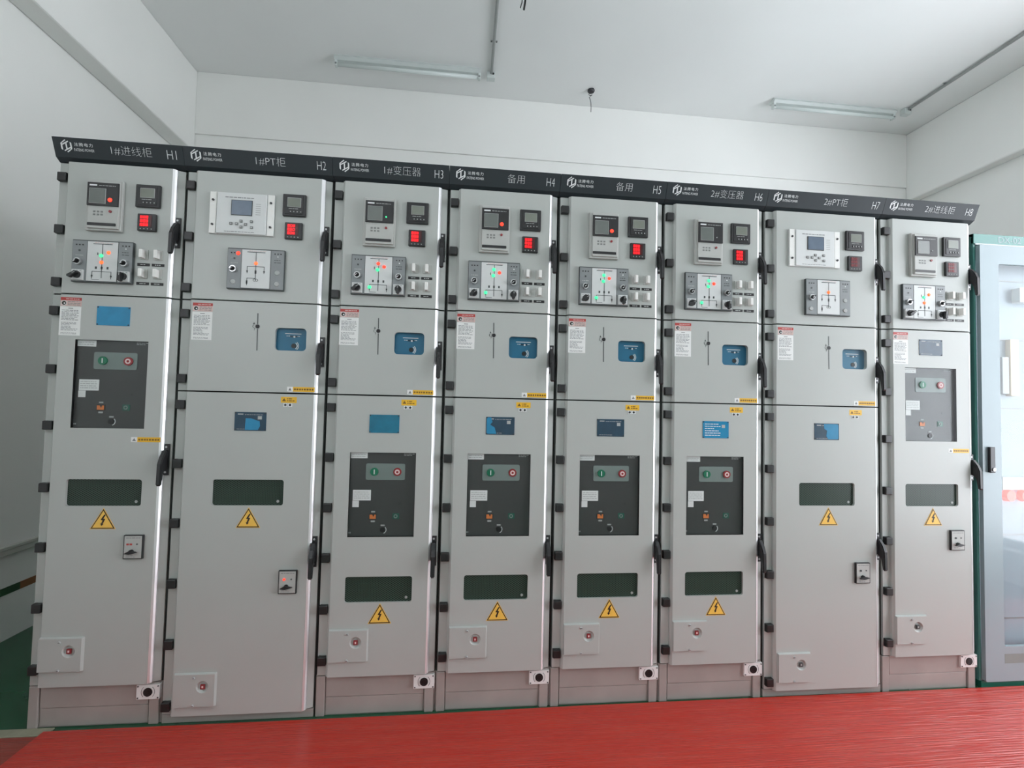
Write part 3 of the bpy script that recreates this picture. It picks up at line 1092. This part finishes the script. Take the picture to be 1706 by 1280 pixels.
def add_breaker(par, x, z):
    """grey breaker front (278 x 358 mm) sunk into the door opening"""
    w, h = 0.277, 0.358
    yb = PY + 0.013
    mb = MB()
    mb.box(x - 0.004, x + w + 0.004, yb, yb + 0.010, z - h - 0.004, z + 0.004, 'breaker_grey')
    for a in (rect(x - 0.003, x, z - h, z), rect(x + w, x + w + 0.003, z - h, z), rect(x, x + w, z, z + 0.003), rect(x, x + w, z - h - 0.003, z - h)):
        mb.prism(a, PY + 0.001, yb, 'breaker_dark')
    # printing
    mb.dashes(x + 0.225, x + 0.270, z - 0.0145, z - 0.003, yb, 'grey_print', 2, random.Random(41), 0.5)
    mb.dashes(x + 0.002, x + 0.020, z - 0.346, z - 0.339, yb, 'grey_print', 1, random.Random(42), 0.9, 0.003, 0.005)
    r = mb.build('circuit_breaker', par)
    # button plate
    mb = MB()
    mb.prism(rrect(x + 0.066, x + 0.231, z - 0.118, z - 0.048, 0.007), yb - 0.002, yb, 'io_plate')
    mb.build('button_plate', r)
    mb = MB()
    mb.disc(x + 0.102, z - 0.083, 0.0170, yb - 0.008, yb - 0.001, 'button_green', 26, 0.0175)
    mb.box(x + 0.1000, x + 0.1040, yb - 0.0088, yb - 0.007, z - 0.093, z - 0.073, 'white_print')
    mb.build('push_button', r)['label'] = 'green close button'
    mb = MB()
    mb.disc(x + 0.199, z - 0.083, 0.0170, yb - 0.008, yb - 0.001, 'button_red', 26, 0.0175)
    mb.ring(x + 0.199, z - 0.083, 0.0052, 0.0108, yb - 0.0088, yb - 0.007, 'ring_pink', 22)
    mb.build('push_button', r)['label'] = 'red open button'
    # labels
    mb = MB()
    mb.box(x + 0.001, x + 0.071, yb - 0.001, yb, z - 0.026, z - 0.001, 'paper')
    mb.dashes(x + 0.006, x + 0.064, z - 0.022, z - 0.006, yb - 0.001, 'grey_print', 2, random.Random(43), 0.3)
    mb.build('type_label', r)
    mb = MB()
    mb.box(x + 0.015, x + 0.090, yb - 0.001, yb, z - 0.206, z - 0.161, 'paper')
    mb.dashes(x + 0.020, x + 0.084, z - 0.200, z - 0.166, yb - 0.001, 'grey_print', 4, random.Random(44), 0.3)
    mb.build('rating_label', r)
    mb = MB()
    mb.box(x + 0.014, x + 0.041, yb - 0.001, yb, z - 0.234, z - 0.207, 'paper')
    mb.build('small_sticker', r)
    # indicators
    mb = MB()
    mb.box(x + 0.086, x + 0.118, yb - 0.001, yb, z - 0.286, z - 0.262, 'breaker_dark')
    mb.box(x + 0.088, x + 0.114, yb - 0.003, yb, z - 0.284, z - 0.266, 'indicator_orange')
    mb.prism([(x + 0.099, z - 0.266), (x + 0.108, z - 0.264), (x + 0.104, z - 0.276)], yb - 0.0036, yb - 0.002, 'breaker_dark')
    mb.box(x + 0.094, x + 0.110, yb - 0.001, yb, z - 0.257, z - 0.251, 'grey_print')
    mb.box(x + 0.093, x + 0.110, yb - 0.001, yb, z - 0.298, z - 0.291, 'grey_print')
    mb.build('position_flag', r)
    mb = MB()
    mb.box(x + 0.184, x + 0.212, yb - 0.002, yb, z - 0.285, z - 0.261, 'cabinet_green')
    mb.ring(x + 0.197, z - 0.273, 0.0045, 0.0085, yb - 0.004, yb, 'io_plate', 18)
    mb.build('spring_flag', r)
    mb = MB()
    mb.disc(x + 0.143, z - 0.331, 0.0105, yb - 0.004, yb, 'hole_black', 18)
    mb.ring(x + 0.143, z - 0.331, 0.0145, 0.0168, yb - 0.001, yb, 'white_print', 10, math.radians(-70), math.radians(45))
    mb.box(x + 0.135, x + 0.152, yb - 0.001, yb, z - 0.315, z - 0.309, 'grey_print')
    mb.build('crank_socket', r)
    mb = MB()
    mb.box(x + 0.207, x + 0.217, yb - 0.001, yb, z - 0.222, z - 0.216, 'breaker_dark')
    mb.build('counter_window', r)
    MB().box(x + 0.0005, x + w - 0.0005, PY + 0.001, PY + 0.0025, z - h + 0.0005, z - 0.0005, 'cover_acrylic').build('window_cover', r)


def add_mesh_window(par, x, z, w=0.283, h=0.107):
    mb = MB()
    yb = PY + 0.010
    mb.box(x - 0.004, x + w + 0.004, yb, yb + 0.006, z - h - 0.004, z + 0.004, 'mesh_grille')
    mb.disc(x + w - 0.024, z - h + 0.016, 0.006, yb - 0.001, yb, 'grey_print', 8)
    mb.build('inspection_grille', par)


def add_triangle(par, x, z):
    """yellow high-voltage warning triangle with a black border and bolt; apex at (x, z)"""
    mb = MB()
    h, w = 0.081, 0.0465

    def tri(k, y0, y1, m):
        c = z - h * 0.655
        mb.prism([(x - w * k, c - (h * 0.345) * k), (x + w * k, c - (h * 0.345) * k), (x, c + h * 0.655 * k)], y0, y1, m)
    tri(1.04, PY - 0.0010, PY, 'warning_yellow')
    tri(0.97, PY - 0.0014, PY - 0.0006, 'warning_black')
    tri(0.83, PY - 0.0018, PY - 0.001, 'warning_yellow')
    b = [(0.004, -0.024), (-0.0085, -0.045), (-0.0005, -0.046), (-0.006, -0.060), (-0.009, -0.058), (-0.0045, -0.069), (0.0035, -0.061), (0.000, -0.061), (0.0085, -0.041), (0.0015, -0.040), (0.010, -0.024)]
    mb.prism([(x + p[0], z + p[1]) for p in b], PY - 0.0024, PY - 0.0016, 'warning_black')
    mb.build('hazard_sign', par)


def add_cover(par, x, z, red=True):
    """square screwed-on cover with a round recess and an interlock tab"""
    w, h = 0.164, 0.134
    y = PY - 0.011
    cx, cz, R = x + 0.113, z - 0.053, 0.024
    mb = MB()
    hole = [(cx + R * math.cos(2 * PI * i / 28), cz + R * math.sin(2 * PI * i / 28)) for i in range(28)]
    o = mb.panel(rrect(x + 0.003, x + w - 0.005, z - h + 0.003, z - 0.003, 0.002, 2), [hole], y, 'door_paint')
    back = [(cx + R * 0.70 * math.cos(2 * PI * i / 28), cz + R * 0.70 * math.sin(2 * PI * i / 28)) for i in range(28)]
    for i in range(28):
        j = (i + 1) % 28
        mb.face([(hole[i][0], y, hole[i][1]), (hole[j][0], y, hole[j][1]), (back[j][0], y + 0.008, back[j][1]), (back[i][0], y + 0.008, back[i][1])], 'door_paint')
    mb.disc(cx, cz, R * 0.70, y + 0.008, y + 0.009, 'door_paint', 28)
    n = len(o)
    pts = [v.co.copy() for v in o]
    xm, zm = x + w / 2, z - h / 2
    outr = []
    for p in pts:
        sx = 0.003 if p.x < xm else 0.005
        outr.append(mb.bm.verts.new((p.x + (sx if p.x > xm else -sx), PY, p.z + (0.003 if p.z > zm else -0.003))))
    k = mb.mi('door_paint')
    for i in range(n):
        j = (i + 1) % n
        mb.bm.faces.new((o[i], o[j], outr[j], outr[i])).material_index = k
    r = mb.build('interlock_cover', par)
    for sz in (0.017, h - 0.008):
        mb = MB()
        mb.disc(x + 0.079, z - sz, 0.0042, y - 0.004, y, 'screw_steel', 12, 0.0055)
        mb.box(x + 0.0755, x + 0.0825, y - 0.0043, y - 0.0035, z - sz - 0.0006, z - sz + 0.0006, 'hole_black')
        mb.build('cover_screw', r)
    mb = MB()
    mb.box(cx - 0.0085, cx + 0.0085, y + 0.001, y + 0.007, cz - 0.0095, cz + 0.0095, 'red_button' if red else 'mimic_edge', 0.001)
    mb.box(cx - 0.003, cx + 0.003, y + 0.0002, y + 0.0012, cz - 0.004, cz + 0.004, 'ring_pink' if red else 'grey_print')
    mb.build('interlock_tab', r)


def add_key_box(par, x, z, lit):
    """small framed selector plate: red print above a black lever"""
    w, h = 0.073, 0.096
    mb = MB()
    mb.box(x, x + w, PY - 0.010, PY, z - h, z, 'black_plastic', 0.001)
    mb.box(x + 0.004, x + w - 0.004, PY - 0.0108, PY - 0.009, z - h + 0.004, z - 0.004, 'relay_grey')
    mb.dashes(x + 0.010, x + 0.064, z - 0.015, z - 0.008, PY - 0.0108, 'paper_text', 1, random.Random(51), 0.4)
    mb.dashes(x + 0.012, x + 0.062, z - 0.090, z - 0.078, PY - 0.0108, 'paper_text', 2, random.Random(52), 0.3)
    r = mb.build('selector_plate', par)
    mb = MB()
    if lit == 'lamp':
        mb.disc(x + 0.024, z - 0.036, 0.0045, PY - 0.015, PY - 0.010, 'led_red', 12)
    elif lit == 'print':
        mb.dashes(x + 0.012, x + 0.036, z - 0.042, z - 0.032, PY - 0.0108, 'sticker_red', 1, random.Random(53), 0.7)
    else:
        mb.disc(x + 0.024, z - 0.036, 0.0045, PY - 0.013, PY - 0.010, 'mimic_edge', 12)
    mb.disc(x + 0.052, z - 0.036, 0.003, PY - 0.0125, PY - 0.010, 'mimic_edge', 8)
    mb.build('indicator_lamp', r)
    mb = MB()
    mb.disc(x + 0.033, z - 0.066, 0.009, PY - 0.018, PY - 0.010, 'hole_black', 16)
    mb.prism([(x + 0.010, z - 0.071), (x + 0.030, z - 0.060), (x + 0.042, z - 0.062), (x + 0.060, z - 0.066), (x + 0.044, z - 0.071), (x + 0.030, z - 0.074)],
             PY - 0.026, PY - 0.017, 'black_plastic')
    mb.build('lever', r)


def add_lock_plate(par, x, z):
    """white escutcheon with a round black socket and four screws"""
    w, h = 0.088, 0.058
    y = -0.004
    mb = MB()
    mb.box(x, x + w, y, 0.012, z - h, z, 'paper', 0.001)
    mb.ring(x + 0.044, z - h / 2, 0.0245, 0.0265, y - 0.0006, y, 'paper_text', 14, math.radians(130), math.radians(225))
    mb.ring(x + 0.044, z - h / 2, 0.0245, 0.0265, y - 0.0006, y, 'paper_text', 14, math.radians(-45), math.radians(50))
    r = mb.build('socket_plate', par)
    mb = MB()
    mb.disc(x + 0.044, z - h / 2, 0.0170, y - 0.003, y, 'hole_black', 26)
    mb.ring(x + 0.044, z - h / 2, 0.0100, 0.0120, y - 0.0035, y - 0.002, 'black_plastic', 20)
    mb.build('crank_socket', r)
    for cx in (0.006, w - 0.006):
        for cz in (0.006, h - 0.006):
            MB().disc(x + cx, z - cz, 0.0028, y - 0.002, y, 'mimic_edge', 10).build('plate_screw', r)


# ------------------------------------------------------------------ header with lettering
HZ0, HZ1 = 2.302, 2.372
HY0, HY1 = -0.018, -0.045


def head_plane(x, t):
    """point on the tilted header face: t metres above its lower edge"""
    L = math.hypot(HZ1 - HZ0, HY1 - HY0)
    return (x, HY0 + (HY1 - HY0) * t / L - 0.0012, HZ0 + (HZ1 - HZ0) * t / L)


HL = math.hypot(HZ1 - HZ0, HY1 - HY0)


def add_header(par, w, title, code):
    mb = MB()
    mb.extrude_x([(HY0, HZ0), (HY1, HZ1), (0.30, HZ1 - 0.004), (0.30, HZ0 - 0.014), (0.004, HZ0 - 0.014)], 0.0008, w - 0.0008, 'header_paint')
    head = mb.build('header_panel', par)
    # company mark: six strokes making two interlocked letters in a hexagon
    mb = MB()
    x0, c, s = 0.050, 0.042, 0.0205
    tt = 0.0065

    def P(u, v):
        return (x0 + u * s, c + v * s)

    def bar(pts):
        k = mb.mi('white_print')
        mb.bm.faces.new([mb.bm.verts.new(head_plane(*P(u, v))) for u, v in pts]).material_index = k
    bar([(-1.0, 0.45), (-0.72, 0.62), (-0.72, -0.80), (-1.0, -0.58)])
    bar([(-1.0, 0.45), (-0.72, 0.62), (-0.02, 1.02), (-0.10, 1.18)])
    bar([(-0.98, 0.50), (-0.10, 1.20), (0.04, 1.02), (-0.72, 0.50)])
    bar([(-0.72, 0.12), (-0.72, 0.36), (0.42, 0.98), (0.50, 0.78)])
    bar([(-0.12, 0.42), (0.14, 0.56), (0.14, -0.48), (-0.12, -0.62)])
    bar([(0.72, 0.80), (1.0, 0.58), (1.0, -0.45), (0.72, -0.62)])
    bar([(0.72, -0.12), (0.72, -0.36), (-0.42, -0.98), (-0.50, -0.78)])
    bar([(0.98, -0.50), (0.10, -1.20), (-0.04, -1.02), (0.72, -0.50)])
    mb.build('company_logo', head)
    mb = MB()
    add_text(mb, '法腾电力', 0.115, 0.050, 0.014, 'white_print', plane=head_plane, width=0.070, height=0.0138, spacing=1.25)
    add_text(mb, 'FATENG POWER', 0.115, 0.030, 0.010, 'white_print', plane=head_plane, width=0.076, height=0.0105)
    mb.build('company_name', head)
    mb = MB()
    n = {'1#进线柜': 0.156, '1#PT柜': 0.120, '1#变压器': 0.156, '备用': 0.076, '2#变压器': 0.160, '2#PT柜': 0.120, '2#进线柜': 0.160}[title]
    add_text(mb, title, w * 0.5 + 0.047, 0.039, 0.034, 'white_print', plane=head_plane, width=n, height=0.036, thin=-0.0007)
    mb.build('title_lettering', head)
    mb = MB()
    add_text(mb, code, w - 0.0455, 0.036, 0.034, 'white_print', plane=head_plane, width=0.037, height=0.034, thin=-0.0006)
    mb.build('number_lettering', head)


# ------------------------------------------------------------------ one cabinet
ZT, Z1, Z2, Z3 = 2.286, 1.738, 1.3545, 0.169
CAB_DEPTH = 1.05


def add_door(par, name, w, z0, z1, holes, hinges, handle_z):
    x0, x1 = 0.0075, w - 0.0065
    sheet, strip = door_mesh(x0, x1, z0, z1, holes)
    d = sheet.build(name, par)
    strip.build('added_glint_strip', d)
    for hz in hinges:
        place('hinge', 'hinge', hinge_maker, d, (0.0265, 0, hz))
    place('handle', 'door_handle', handle_maker, d, (w - 0.0235, -0.0002, handle_z))
    return d


def cabinet(x, w, kind, title, code, label, relay_led, lamps, rows, plate, red_tab=True, lit_box=None, digits_lit=True, full=False):
    c = empty('switchgear_cabinet', (x, 0, 0), label, 'switchgear cabinet', 'row of grey switchgear cabinets')
    # carcass: dark recess behind the door gaps, painted sides
    mb = MB()
    mb.box(0.0015, w - 0.0015, 0.014, 0.045, 0.0, HZ0 - 0.016, 'gap_dark')
    mb.box(0.0015, w - 0.0015, 0.045, CAB_DEPTH, 0.0, HZ0 - 0.016, 'door_paint')
    mb.build('carcass', c)
    zb = 0.036 if full else Z3
    pt = kind == 'pt'
    if pt:
        xm = 0.110
        add_header(c, w, title, code)
        hA = [2.222, 2.004, 1.787]
        hB = [1.678, 1.406]
        hC = [1.298, 1.054, 0.810, 0.565, 0.321, 0.075]
    # --- upper instrument door
    if not pt:
        add_header(c, w, title, code)
        hA = [2.222, 2.004, 1.787]
    add_door(c, 'instrument_door', w, Z1, ZT, [], hA, 2.081)
    if pt:
        add_pt_relay(c, 0.112, 2.195)
        add_meter(c, 0.404, 2.204)
        add_red_meter(c, 0.416, 2.082, rows, digits_lit)
        add_mimic(c, 0.193, 1.959, 'pt', lamps)
    else:
        add_relay(c, 0.137, 2.211, relay_led)
        add_meter(c, 0.319, 2.204)
        add_red_meter(c, 0.331, 2.082, rows, digits_lit)
        add_mimic(c, 0.094, 1.959, 'feeder', lamps)
        add_links(c, 0.358, 1.913)
    if kind == 'incomer':
        # one tall lower door carrying the breaker high up
        bx_, bz = 0.115, 1.553
        mx, mz = 0.112, 0.989
        holes = [rect(bx_, bx_ + 0.277, bz - 0.358, bz), rrect(mx, mx + 0.283, mz - 0.107, mz, 0.010, 3)]
        add_door(c, 'breaker_door', w, Z3, Z1, holes, [1.669, 1.431, 1.203, 0.954, 0.716, 0.477, 0.236], 1.133)
        add_sticker(c, 0.053, 1.723)
        add_nameplate(c, 0.191, 1.692, plate)
        add_breaker(c, bx_, bz)
        add_yellow_strip(c, 0.345, 1.161)
        add_mesh_window(c, mx, mz)
        add_triangle(c, 0.257, 0.872)
        add_key_box(c, 0.343, 0.768, lit_box)
        add_cover(c, 0.050, 0.367, red_tab)
    else:
        wx = 0.391 if pt else 0.283
        whole = rrect(wx, wx + 0.128, 1.631 - 0.096, 1.631, 0.016, 5)
        add_door(c, 'mechanism_door', w, Z2, Z1, [whole], [1.678, 1.406], 1.599)
        add_sticker(c, 0.060 if pt else 0.052, 1.723)
        add_oneline(c, 0.319 if pt else 0.2135, 1.689)
        add_mech_window(c, wx, 1.631)
        add_yellow_strip(c, 0.449 if pt else 0.345, 1.382)
        if pt:
            mx, mz = 0.168, 0.991
            add_door(c, 'lower_door', w, zb, Z2, [rrect(mx, mx + 0.283, mz - 0.107, mz, 0.010, 3)], hC, 0.752)
            add_nameplate(c, 0.245, 1.272, plate)
            add_small_yellow(c, 0.426, 1.339)
            add_mesh_window(c, mx, mz)
            add_triangle(c, 0.316, 0.875)
            add_key_box(c, 0.448, 0.619, lit_box)
            add_cover(c, 0.058, 0.211, red_tab)
        else:
            bx_, bz = 0.114, 1.1095
            mx, mz = 0.111, 0.585
            holes = [rect(bx_, bx_ + 0.277, bz - 0.358, bz), rrect(mx, mx + 0.279, mz - 0.108, mz, 0.010, 3)]
            add_door(c, 'breaker_door', w, Z3, Z2, holes, [1.299, 1.086, 0.873, 0.662, 0.448, 0.236], 0.751)
            add_nameplate(c, 0.190, 1.272, plate)
            add_small_yellow(c, 0.322, 1.339)
            add_breaker(c, bx_, bz)
            add_mesh_window(c, mx, mz, 0.279, 0.108)
            add_triangle(c, 0.259, 0.471)
            add_cover(c, 0.052, 0.369, red_tab)
    # --- plinth
    mb = MB()
    if full:
        mb.box(0.004, w - 0.004, 0.004, 0.030, 0.0, zb - 0.002, 'plinth_paint', 0.002)
    else:
        zt = Z3 - 0.002
        mb.box(0.001, w - 0.001, 0.013, 0.030, 0.0, zt, 'plinth_paint')
        mb.box(0.004, 0.040, 0.002, 0.020, 0.0, zt, 'plinth_paint', 0.003)
        mb.box(w - 0.046, w - 0.008, 0.002, 0.020, 0.0, zt, 'plinth_paint', 0.003)
        mb.box(0.044, w - 0.050, 0.006, 0.020, 0.078, zt, 'plinth_paint', 0.002)
        mb.box(0.044, w - 0.050, 0.009, 0.020, 0.004, 0.076, 'plinth_paint', 0.002)
    mb.build('plinth', c)
    if not full:
        add_lock_plate(c, w - 0.092, 0.161)
    return c


CABS = [
    (0.000, 0.497, 'incomer', '1#进线柜', 'H1', 'grey switchgear cabinet lettered H1 with breaker window set high, far left end of the row',
     'red', [('B', 'led_green'), ('C', 'led_orange'), ('E', 'led_orange')], ('888', '888', '888'), 'full', True, 'print', True, False),
    (0.497, 0.603, 'pt', '1#PT柜', 'H2', 'wider grey switchgear cabinet lettered H2 with white relay plate and door down to floor',
     None, [('P', 'led_red'), ('O', 'led_orange')], ('808', '860', '808'), 'dark', True, 'lamp', True, True),
    (1.100, 0.500, 'feeder', '1#变压器', 'H3', 'grey switchgear cabinet lettered H3 with plain teal plate and red upper diagram lamps',
     'green', [('A', 'led_red'), ('B', 'led_green'), ('C', 'led_red'), ('D', 'led_green')], ('888', '888', '888'), 'teal', True, None, True, False),
    (1.600, 0.500, 'feeder', '备用', 'H4', 'grey switchgear cabinet lettered H4 with red relay lamp and half peeled blue plate',
     'red', [('A', 'led_green'), ('B', 'led_green'), ('C', 'led_red'), ('D', 'led_green')], ('888', '888', '888'), 'wave', True, None, True, False),
    (2.100, 0.500, 'feeder', '备用', 'H5', 'grey switchgear cabinet lettered H5 with red relay lamp and dark navy plate',
     'red', [('A', 'led_green'), ('B', 'led_green'), ('C', 'led_red'), ('D', 'led_green')], ('888', '888', '888'), 'haze', True, None, True, False),
    (2.600, 0.500, 'feeder', '2#变压器', 'H6', 'grey switchgear cabinet lettered H6 with unlit relay and bright blue printed plate',
     None, [('A', 'led_green'), ('B', 'led_green'), ('C', 'led_red'), ('D', 'led_green')], ('888', '808', '888'), 'bright', True, None, True, False),
    (3.100, 0.606, 'pt', '2#PT柜', 'H7', 'wider grey switchgear cabinet lettered H7 with white relay plate and three blanking caps',
     None, [('O', 'led_orange')], ('808', '808', '808'), 'split', False, None, False, True),
    (3.706, 0.508, 'incomer', '2#进线柜', 'H8', 'grey switchgear cabinet lettered H8 with high breaker window, last one beside glass-door cabinet',
     None, [('B', 'led_green'), ('C', 'led_orange'), ('E', 'led_orange')], ('808', '808', '808'), 'haze', False, None, False, False),
]
for a in CABS:
    cabinet(*a)

# ------------------------------------------------------------------ glass-door cabinet at the right end
gx = 4.236
g = empty('control_cabinet', (gx, 0, 0), 'tall pale blue-green control cabinet with glass door and teal top strip beside H8', 'control cabinet')
GW, GD, GH = 0.80, 0.60, 2.246
mb = MB()
mb.box(0.0, GW, 0.006, 0.020, 2.196, GH, 'cabinet_teal', 0.001)
mb.box(0.0, 0.012, 0.010, GD, 0.03, GH, 'cabinet_teal')
mb.box(GW - 0.012, GW, 0.010, GD, 0.03, GH, 'cabinet_pale')
mb.box(0.012, GW - 0.012, GD - 0.012, GD, 0.03, GH, 'cabinet_pale')
mb.box(0.0, GW, 0.010, GD, GH - 0.012, GH + 0.001, 'cabinet_pale')
mb.box(0.012, GW - 0.012, 0.010, GD - 0.012, 0.03, 0.05, 'cabinet_pale')
mb.box(0.008, GW - 0.008, 0.004, 0.008, 2.190, 2.197, 'white_print')
mb.build('carcass', g)
MB().box(0.004, GW - 0.004, 0.004, GD, 0.0, 0.03, 'cabinet_green').build('plinth', g)
mb = MB()
add_text(mb, 'DX-02', 0.205, 2.222, 0.034, 'cabinet_pale', y=0.0052, width=0.13, height=0.030)
mb.build('lettering', g)
mb = MB()
o_ = mb.panel(rrect(0.012, GW - 0.008, 0.034, 2.186, 0.008, 3), [rrect(0.116, GW - 0.112, 0.200, 2.092, 0.012, 4)], -0.012, 'cabinet_pale', 0.018)
pts = [v.co.copy() for v in o_]
bk = [mb.bm.verts.new((p.x, 0.008, p.z)) for p in pts]
for i in range(len(o_)):
    j = (i + 1) % len(o_)
    mb.bm.faces.new((o_[i], o_[j], bk[j], bk[i])).material_index = mb.mi('cabinet_pale')
mb.box(0.116, GW - 0.112, -0.0125, -0.012, 0.120, 0.165, 'io_plate')
gd = mb.build('door', g)
MB().box(0.114, GW - 0.110, -0.004, -0.001, 0.198, 2.094, 'clear_glass').build('glass_pane', gd)
mb = MB()
mb.box(0.038, 0.066, -0.026, -0.012, 1.046, 1.172, 'black_plastic', 0.002)
mb.disc(0.056, 1.062, 0.008, -0.030, -0.025, 'silver', 12)
mb.build('door_handle', gd)
# instruments behind the glass
mb = MB()
mb.box(0.05, GW - 0.05, 0.070, 0.090, 0.06, 2.13, 'cabinet_inner')
for zz in (1.722, 1.365, 2.03, 0.72, 0.30):
    mb.box(0.06, GW - 0.06, 0.067, 0.071, zz - 0.003, zz + 0.003, 'mimic_grey')
ip = mb.build('instrument_panel', g)
MB().box(0.290, 0.42, 0.030, 0.072, 1.915, 1.990, 'lamp_white', 0.003).build('meter_box', ip)
MB().box(0.207, 0.246, 0.050, 0.072, 1.440, 1.630, 'pvc_grey', 0.002).build('terminal_block', ip)
MB().box(0.250, 0.300, 0.046, 0.072, 1.430, 1.722, 'beige_strip', 0.002).build('wiring_cover', ip)
MB().box(0.200, 0.64, 0.052, 0.072, 0.950, 1.015, 'lamp_white', 0.002).build('lamp_strip', ip)
for i in range(4):
    mb = MB()
    mb.disc(0.243 + i * 0.088, 0.920, 0.027, 0.046, 0.070, 'led_red', 18, 0.030)
    mb.build('signal_lamp', ip)

# ------------------------------------------------------------------ ceiling fittings


def tube_lamp(x0, x1, y, label):
    r = empty('fluorescent_lamp', ((x0 + x1) / 2, y, ZC), label, 'ceiling lamp', 'fluorescent ceiling lamps')
    h = (x1 - x0) / 2
    mb = MB()
    mb.extrude_x([(-0.030, 0.0), (-0.045, -0.022), (-0.026, -0.040), (0.026, -0.040), (0.045, -0.022), (0.030, 0.0)], -h, h, 'lamp_white')
    mb.build('housing', r)
    mb = MB()
    mb.tube([(-h + 0.02, -0.008, -0.066), (h - 0.02, -0.008, -0.066)], 0.015, 'lamp_tube', 14)
    mb.build('lamp_tube', r)
    for s in (-1, 1):
        mb = MB()
        mb.box(s * (h - 0.012) - 0.010, s * (h - 0.012) + 0.010, -0.026, 0.012, -0.084, -0.036, 'lamp_white', 0.003)
        mb.disc(s * (h - 0.012), -0.066, 0.008, -0.028, -0.020, 'mimic_grey', 10)
        mb.build('end_cap', r)
    return r


tube_lamp(0.620, 1.775, 1.74, 'fluorescent ceiling lamp above cabinets H2 and H3')
tube_lamp(4.33, 5.50, 1.76, 'fluorescent ceiling lamp near the back right corner')


def conduit(x0, x1, y1, label):
    mb = MB()
    ye = YF + 0.05
    mb.tube([(x1, ye, ZC - 0.016), (x0, y1, ZC - 0.016)], 0.011, 'pvc_grey', 10)
    r = mb.build('conduit', None)
    tag(r, label, 'conduit', 'conduits on the ceiling')
    for t in (0.75, -0.25, -1.25, -2.25):
        yy = y1 - (1.10 - t) if t > 0 else t
        xx = x0 + (x1 - x0) * (y1 - yy) / (y1 - ye)
        mb = MB()
        mb.box(xx - 0.026, xx + 0.026, yy - 0.008, yy + 0.008, ZC - 0.008, ZC - 0.002, 'pvc_grey', 0.001)
        for s in (-1, 1):
            mb.box(xx + s * 0.020 - 0.003, xx + s * 0.020 + 0.003, yy - 0.003, yy + 0.003, ZC - 0.010, ZC - 0.007, 'hole_black')
        mb.build('clip', r)
    mb = MB()
    mb.box(x0 - 0.035, x0 + 0.030, y1 - 0.01, y1 + 0.045, ZC - 0.054, ZC - 0.002, 'lamp_white', 0.003)
    mb.disc(x0 + 0.014, ZC - 0.020, 0.009, y1 - 0.012, y1 - 0.008, 'hole_black', 12)
    mb.build('junction_box', r)


conduit(1.862, 1.79, 1.745, 'thin grey conduit ending at the lamp above H3')
conduit(5.585, 5.55, 1.70, 'grey conduit slanting along the right beam to the right-hand lamp')

r = empty('ceiling_rose', (2.73, 1.854, ZC), 'small dark ceiling rose with a dangling wire over the middle of the row', 'ceiling rose')
mb = MB()
mb.bm.verts.ensure_lookup_table()
seg = 18
k = mb.mi('cable_dark')
prof = [(0.0, 0.030), (-0.010, 0.031), (-0.020, 0.025), (-0.023, 0.010)]
rings = [[mb.bm.verts.new((rad * math.cos(2 * PI * i / seg), rad * math.sin(2 * PI * i / seg), zz)) for i in range(seg)] for zz, rad in prof]
for a, b in zip(rings[:-1], rings[1:]):
    for i in range(seg):
        j = (i + 1) % seg
        mb.bm.faces.new((a[i], a[j], b[j], b[i])).material_index = k
mb.bm.faces.new(rings[-1]).material_index = k
mb.bm.faces.new(rings[0]).material_index = k
mb.build('rose_body', r)
mb = MB()
path = [(-0.004, 0, -0.026), (-0.016, 0, -0.034), (-0.022, -0.004, -0.046), (-0.010, -0.008, -0.056), (0.006, -0.006, -0.050), (0.010, 0, -0.040),
        (-0.002, 0.003, -0.052), (-0.014, 0.002, -0.062), (-0.006, 0, -0.088), (0.000, 0, -0.115), (0.003, 0, -0.150), (0.001, 0, -0.195)]
mb.tube(path, 0.0028, 'cable_dark', 6)
mb.build('wire', r)

r = empty('cable_end', (2.03, 0.90, ZC), 'pair of black wire ends hanging at the top edge near the first conduit', 'cable')
mb = MB()
mb.tube([(0.0, 0.0, 0.0), (0.004, 0.0, -0.04), (-0.002, 0.0, -0.10), (-0.008, 0.004, -0.145)], 0.0065, 'hole_black', 8)
mb.build('wire', r)
mb = MB()
mb.tube([(-0.012, 0.0, 0.0), (-0.020, 0.0, -0.05), (-0.022, 0.0, -0.10), (-0.032, 0.004, -0.135)], 0.0035, 'cable_dark', 8)
mb.build('wire', r)
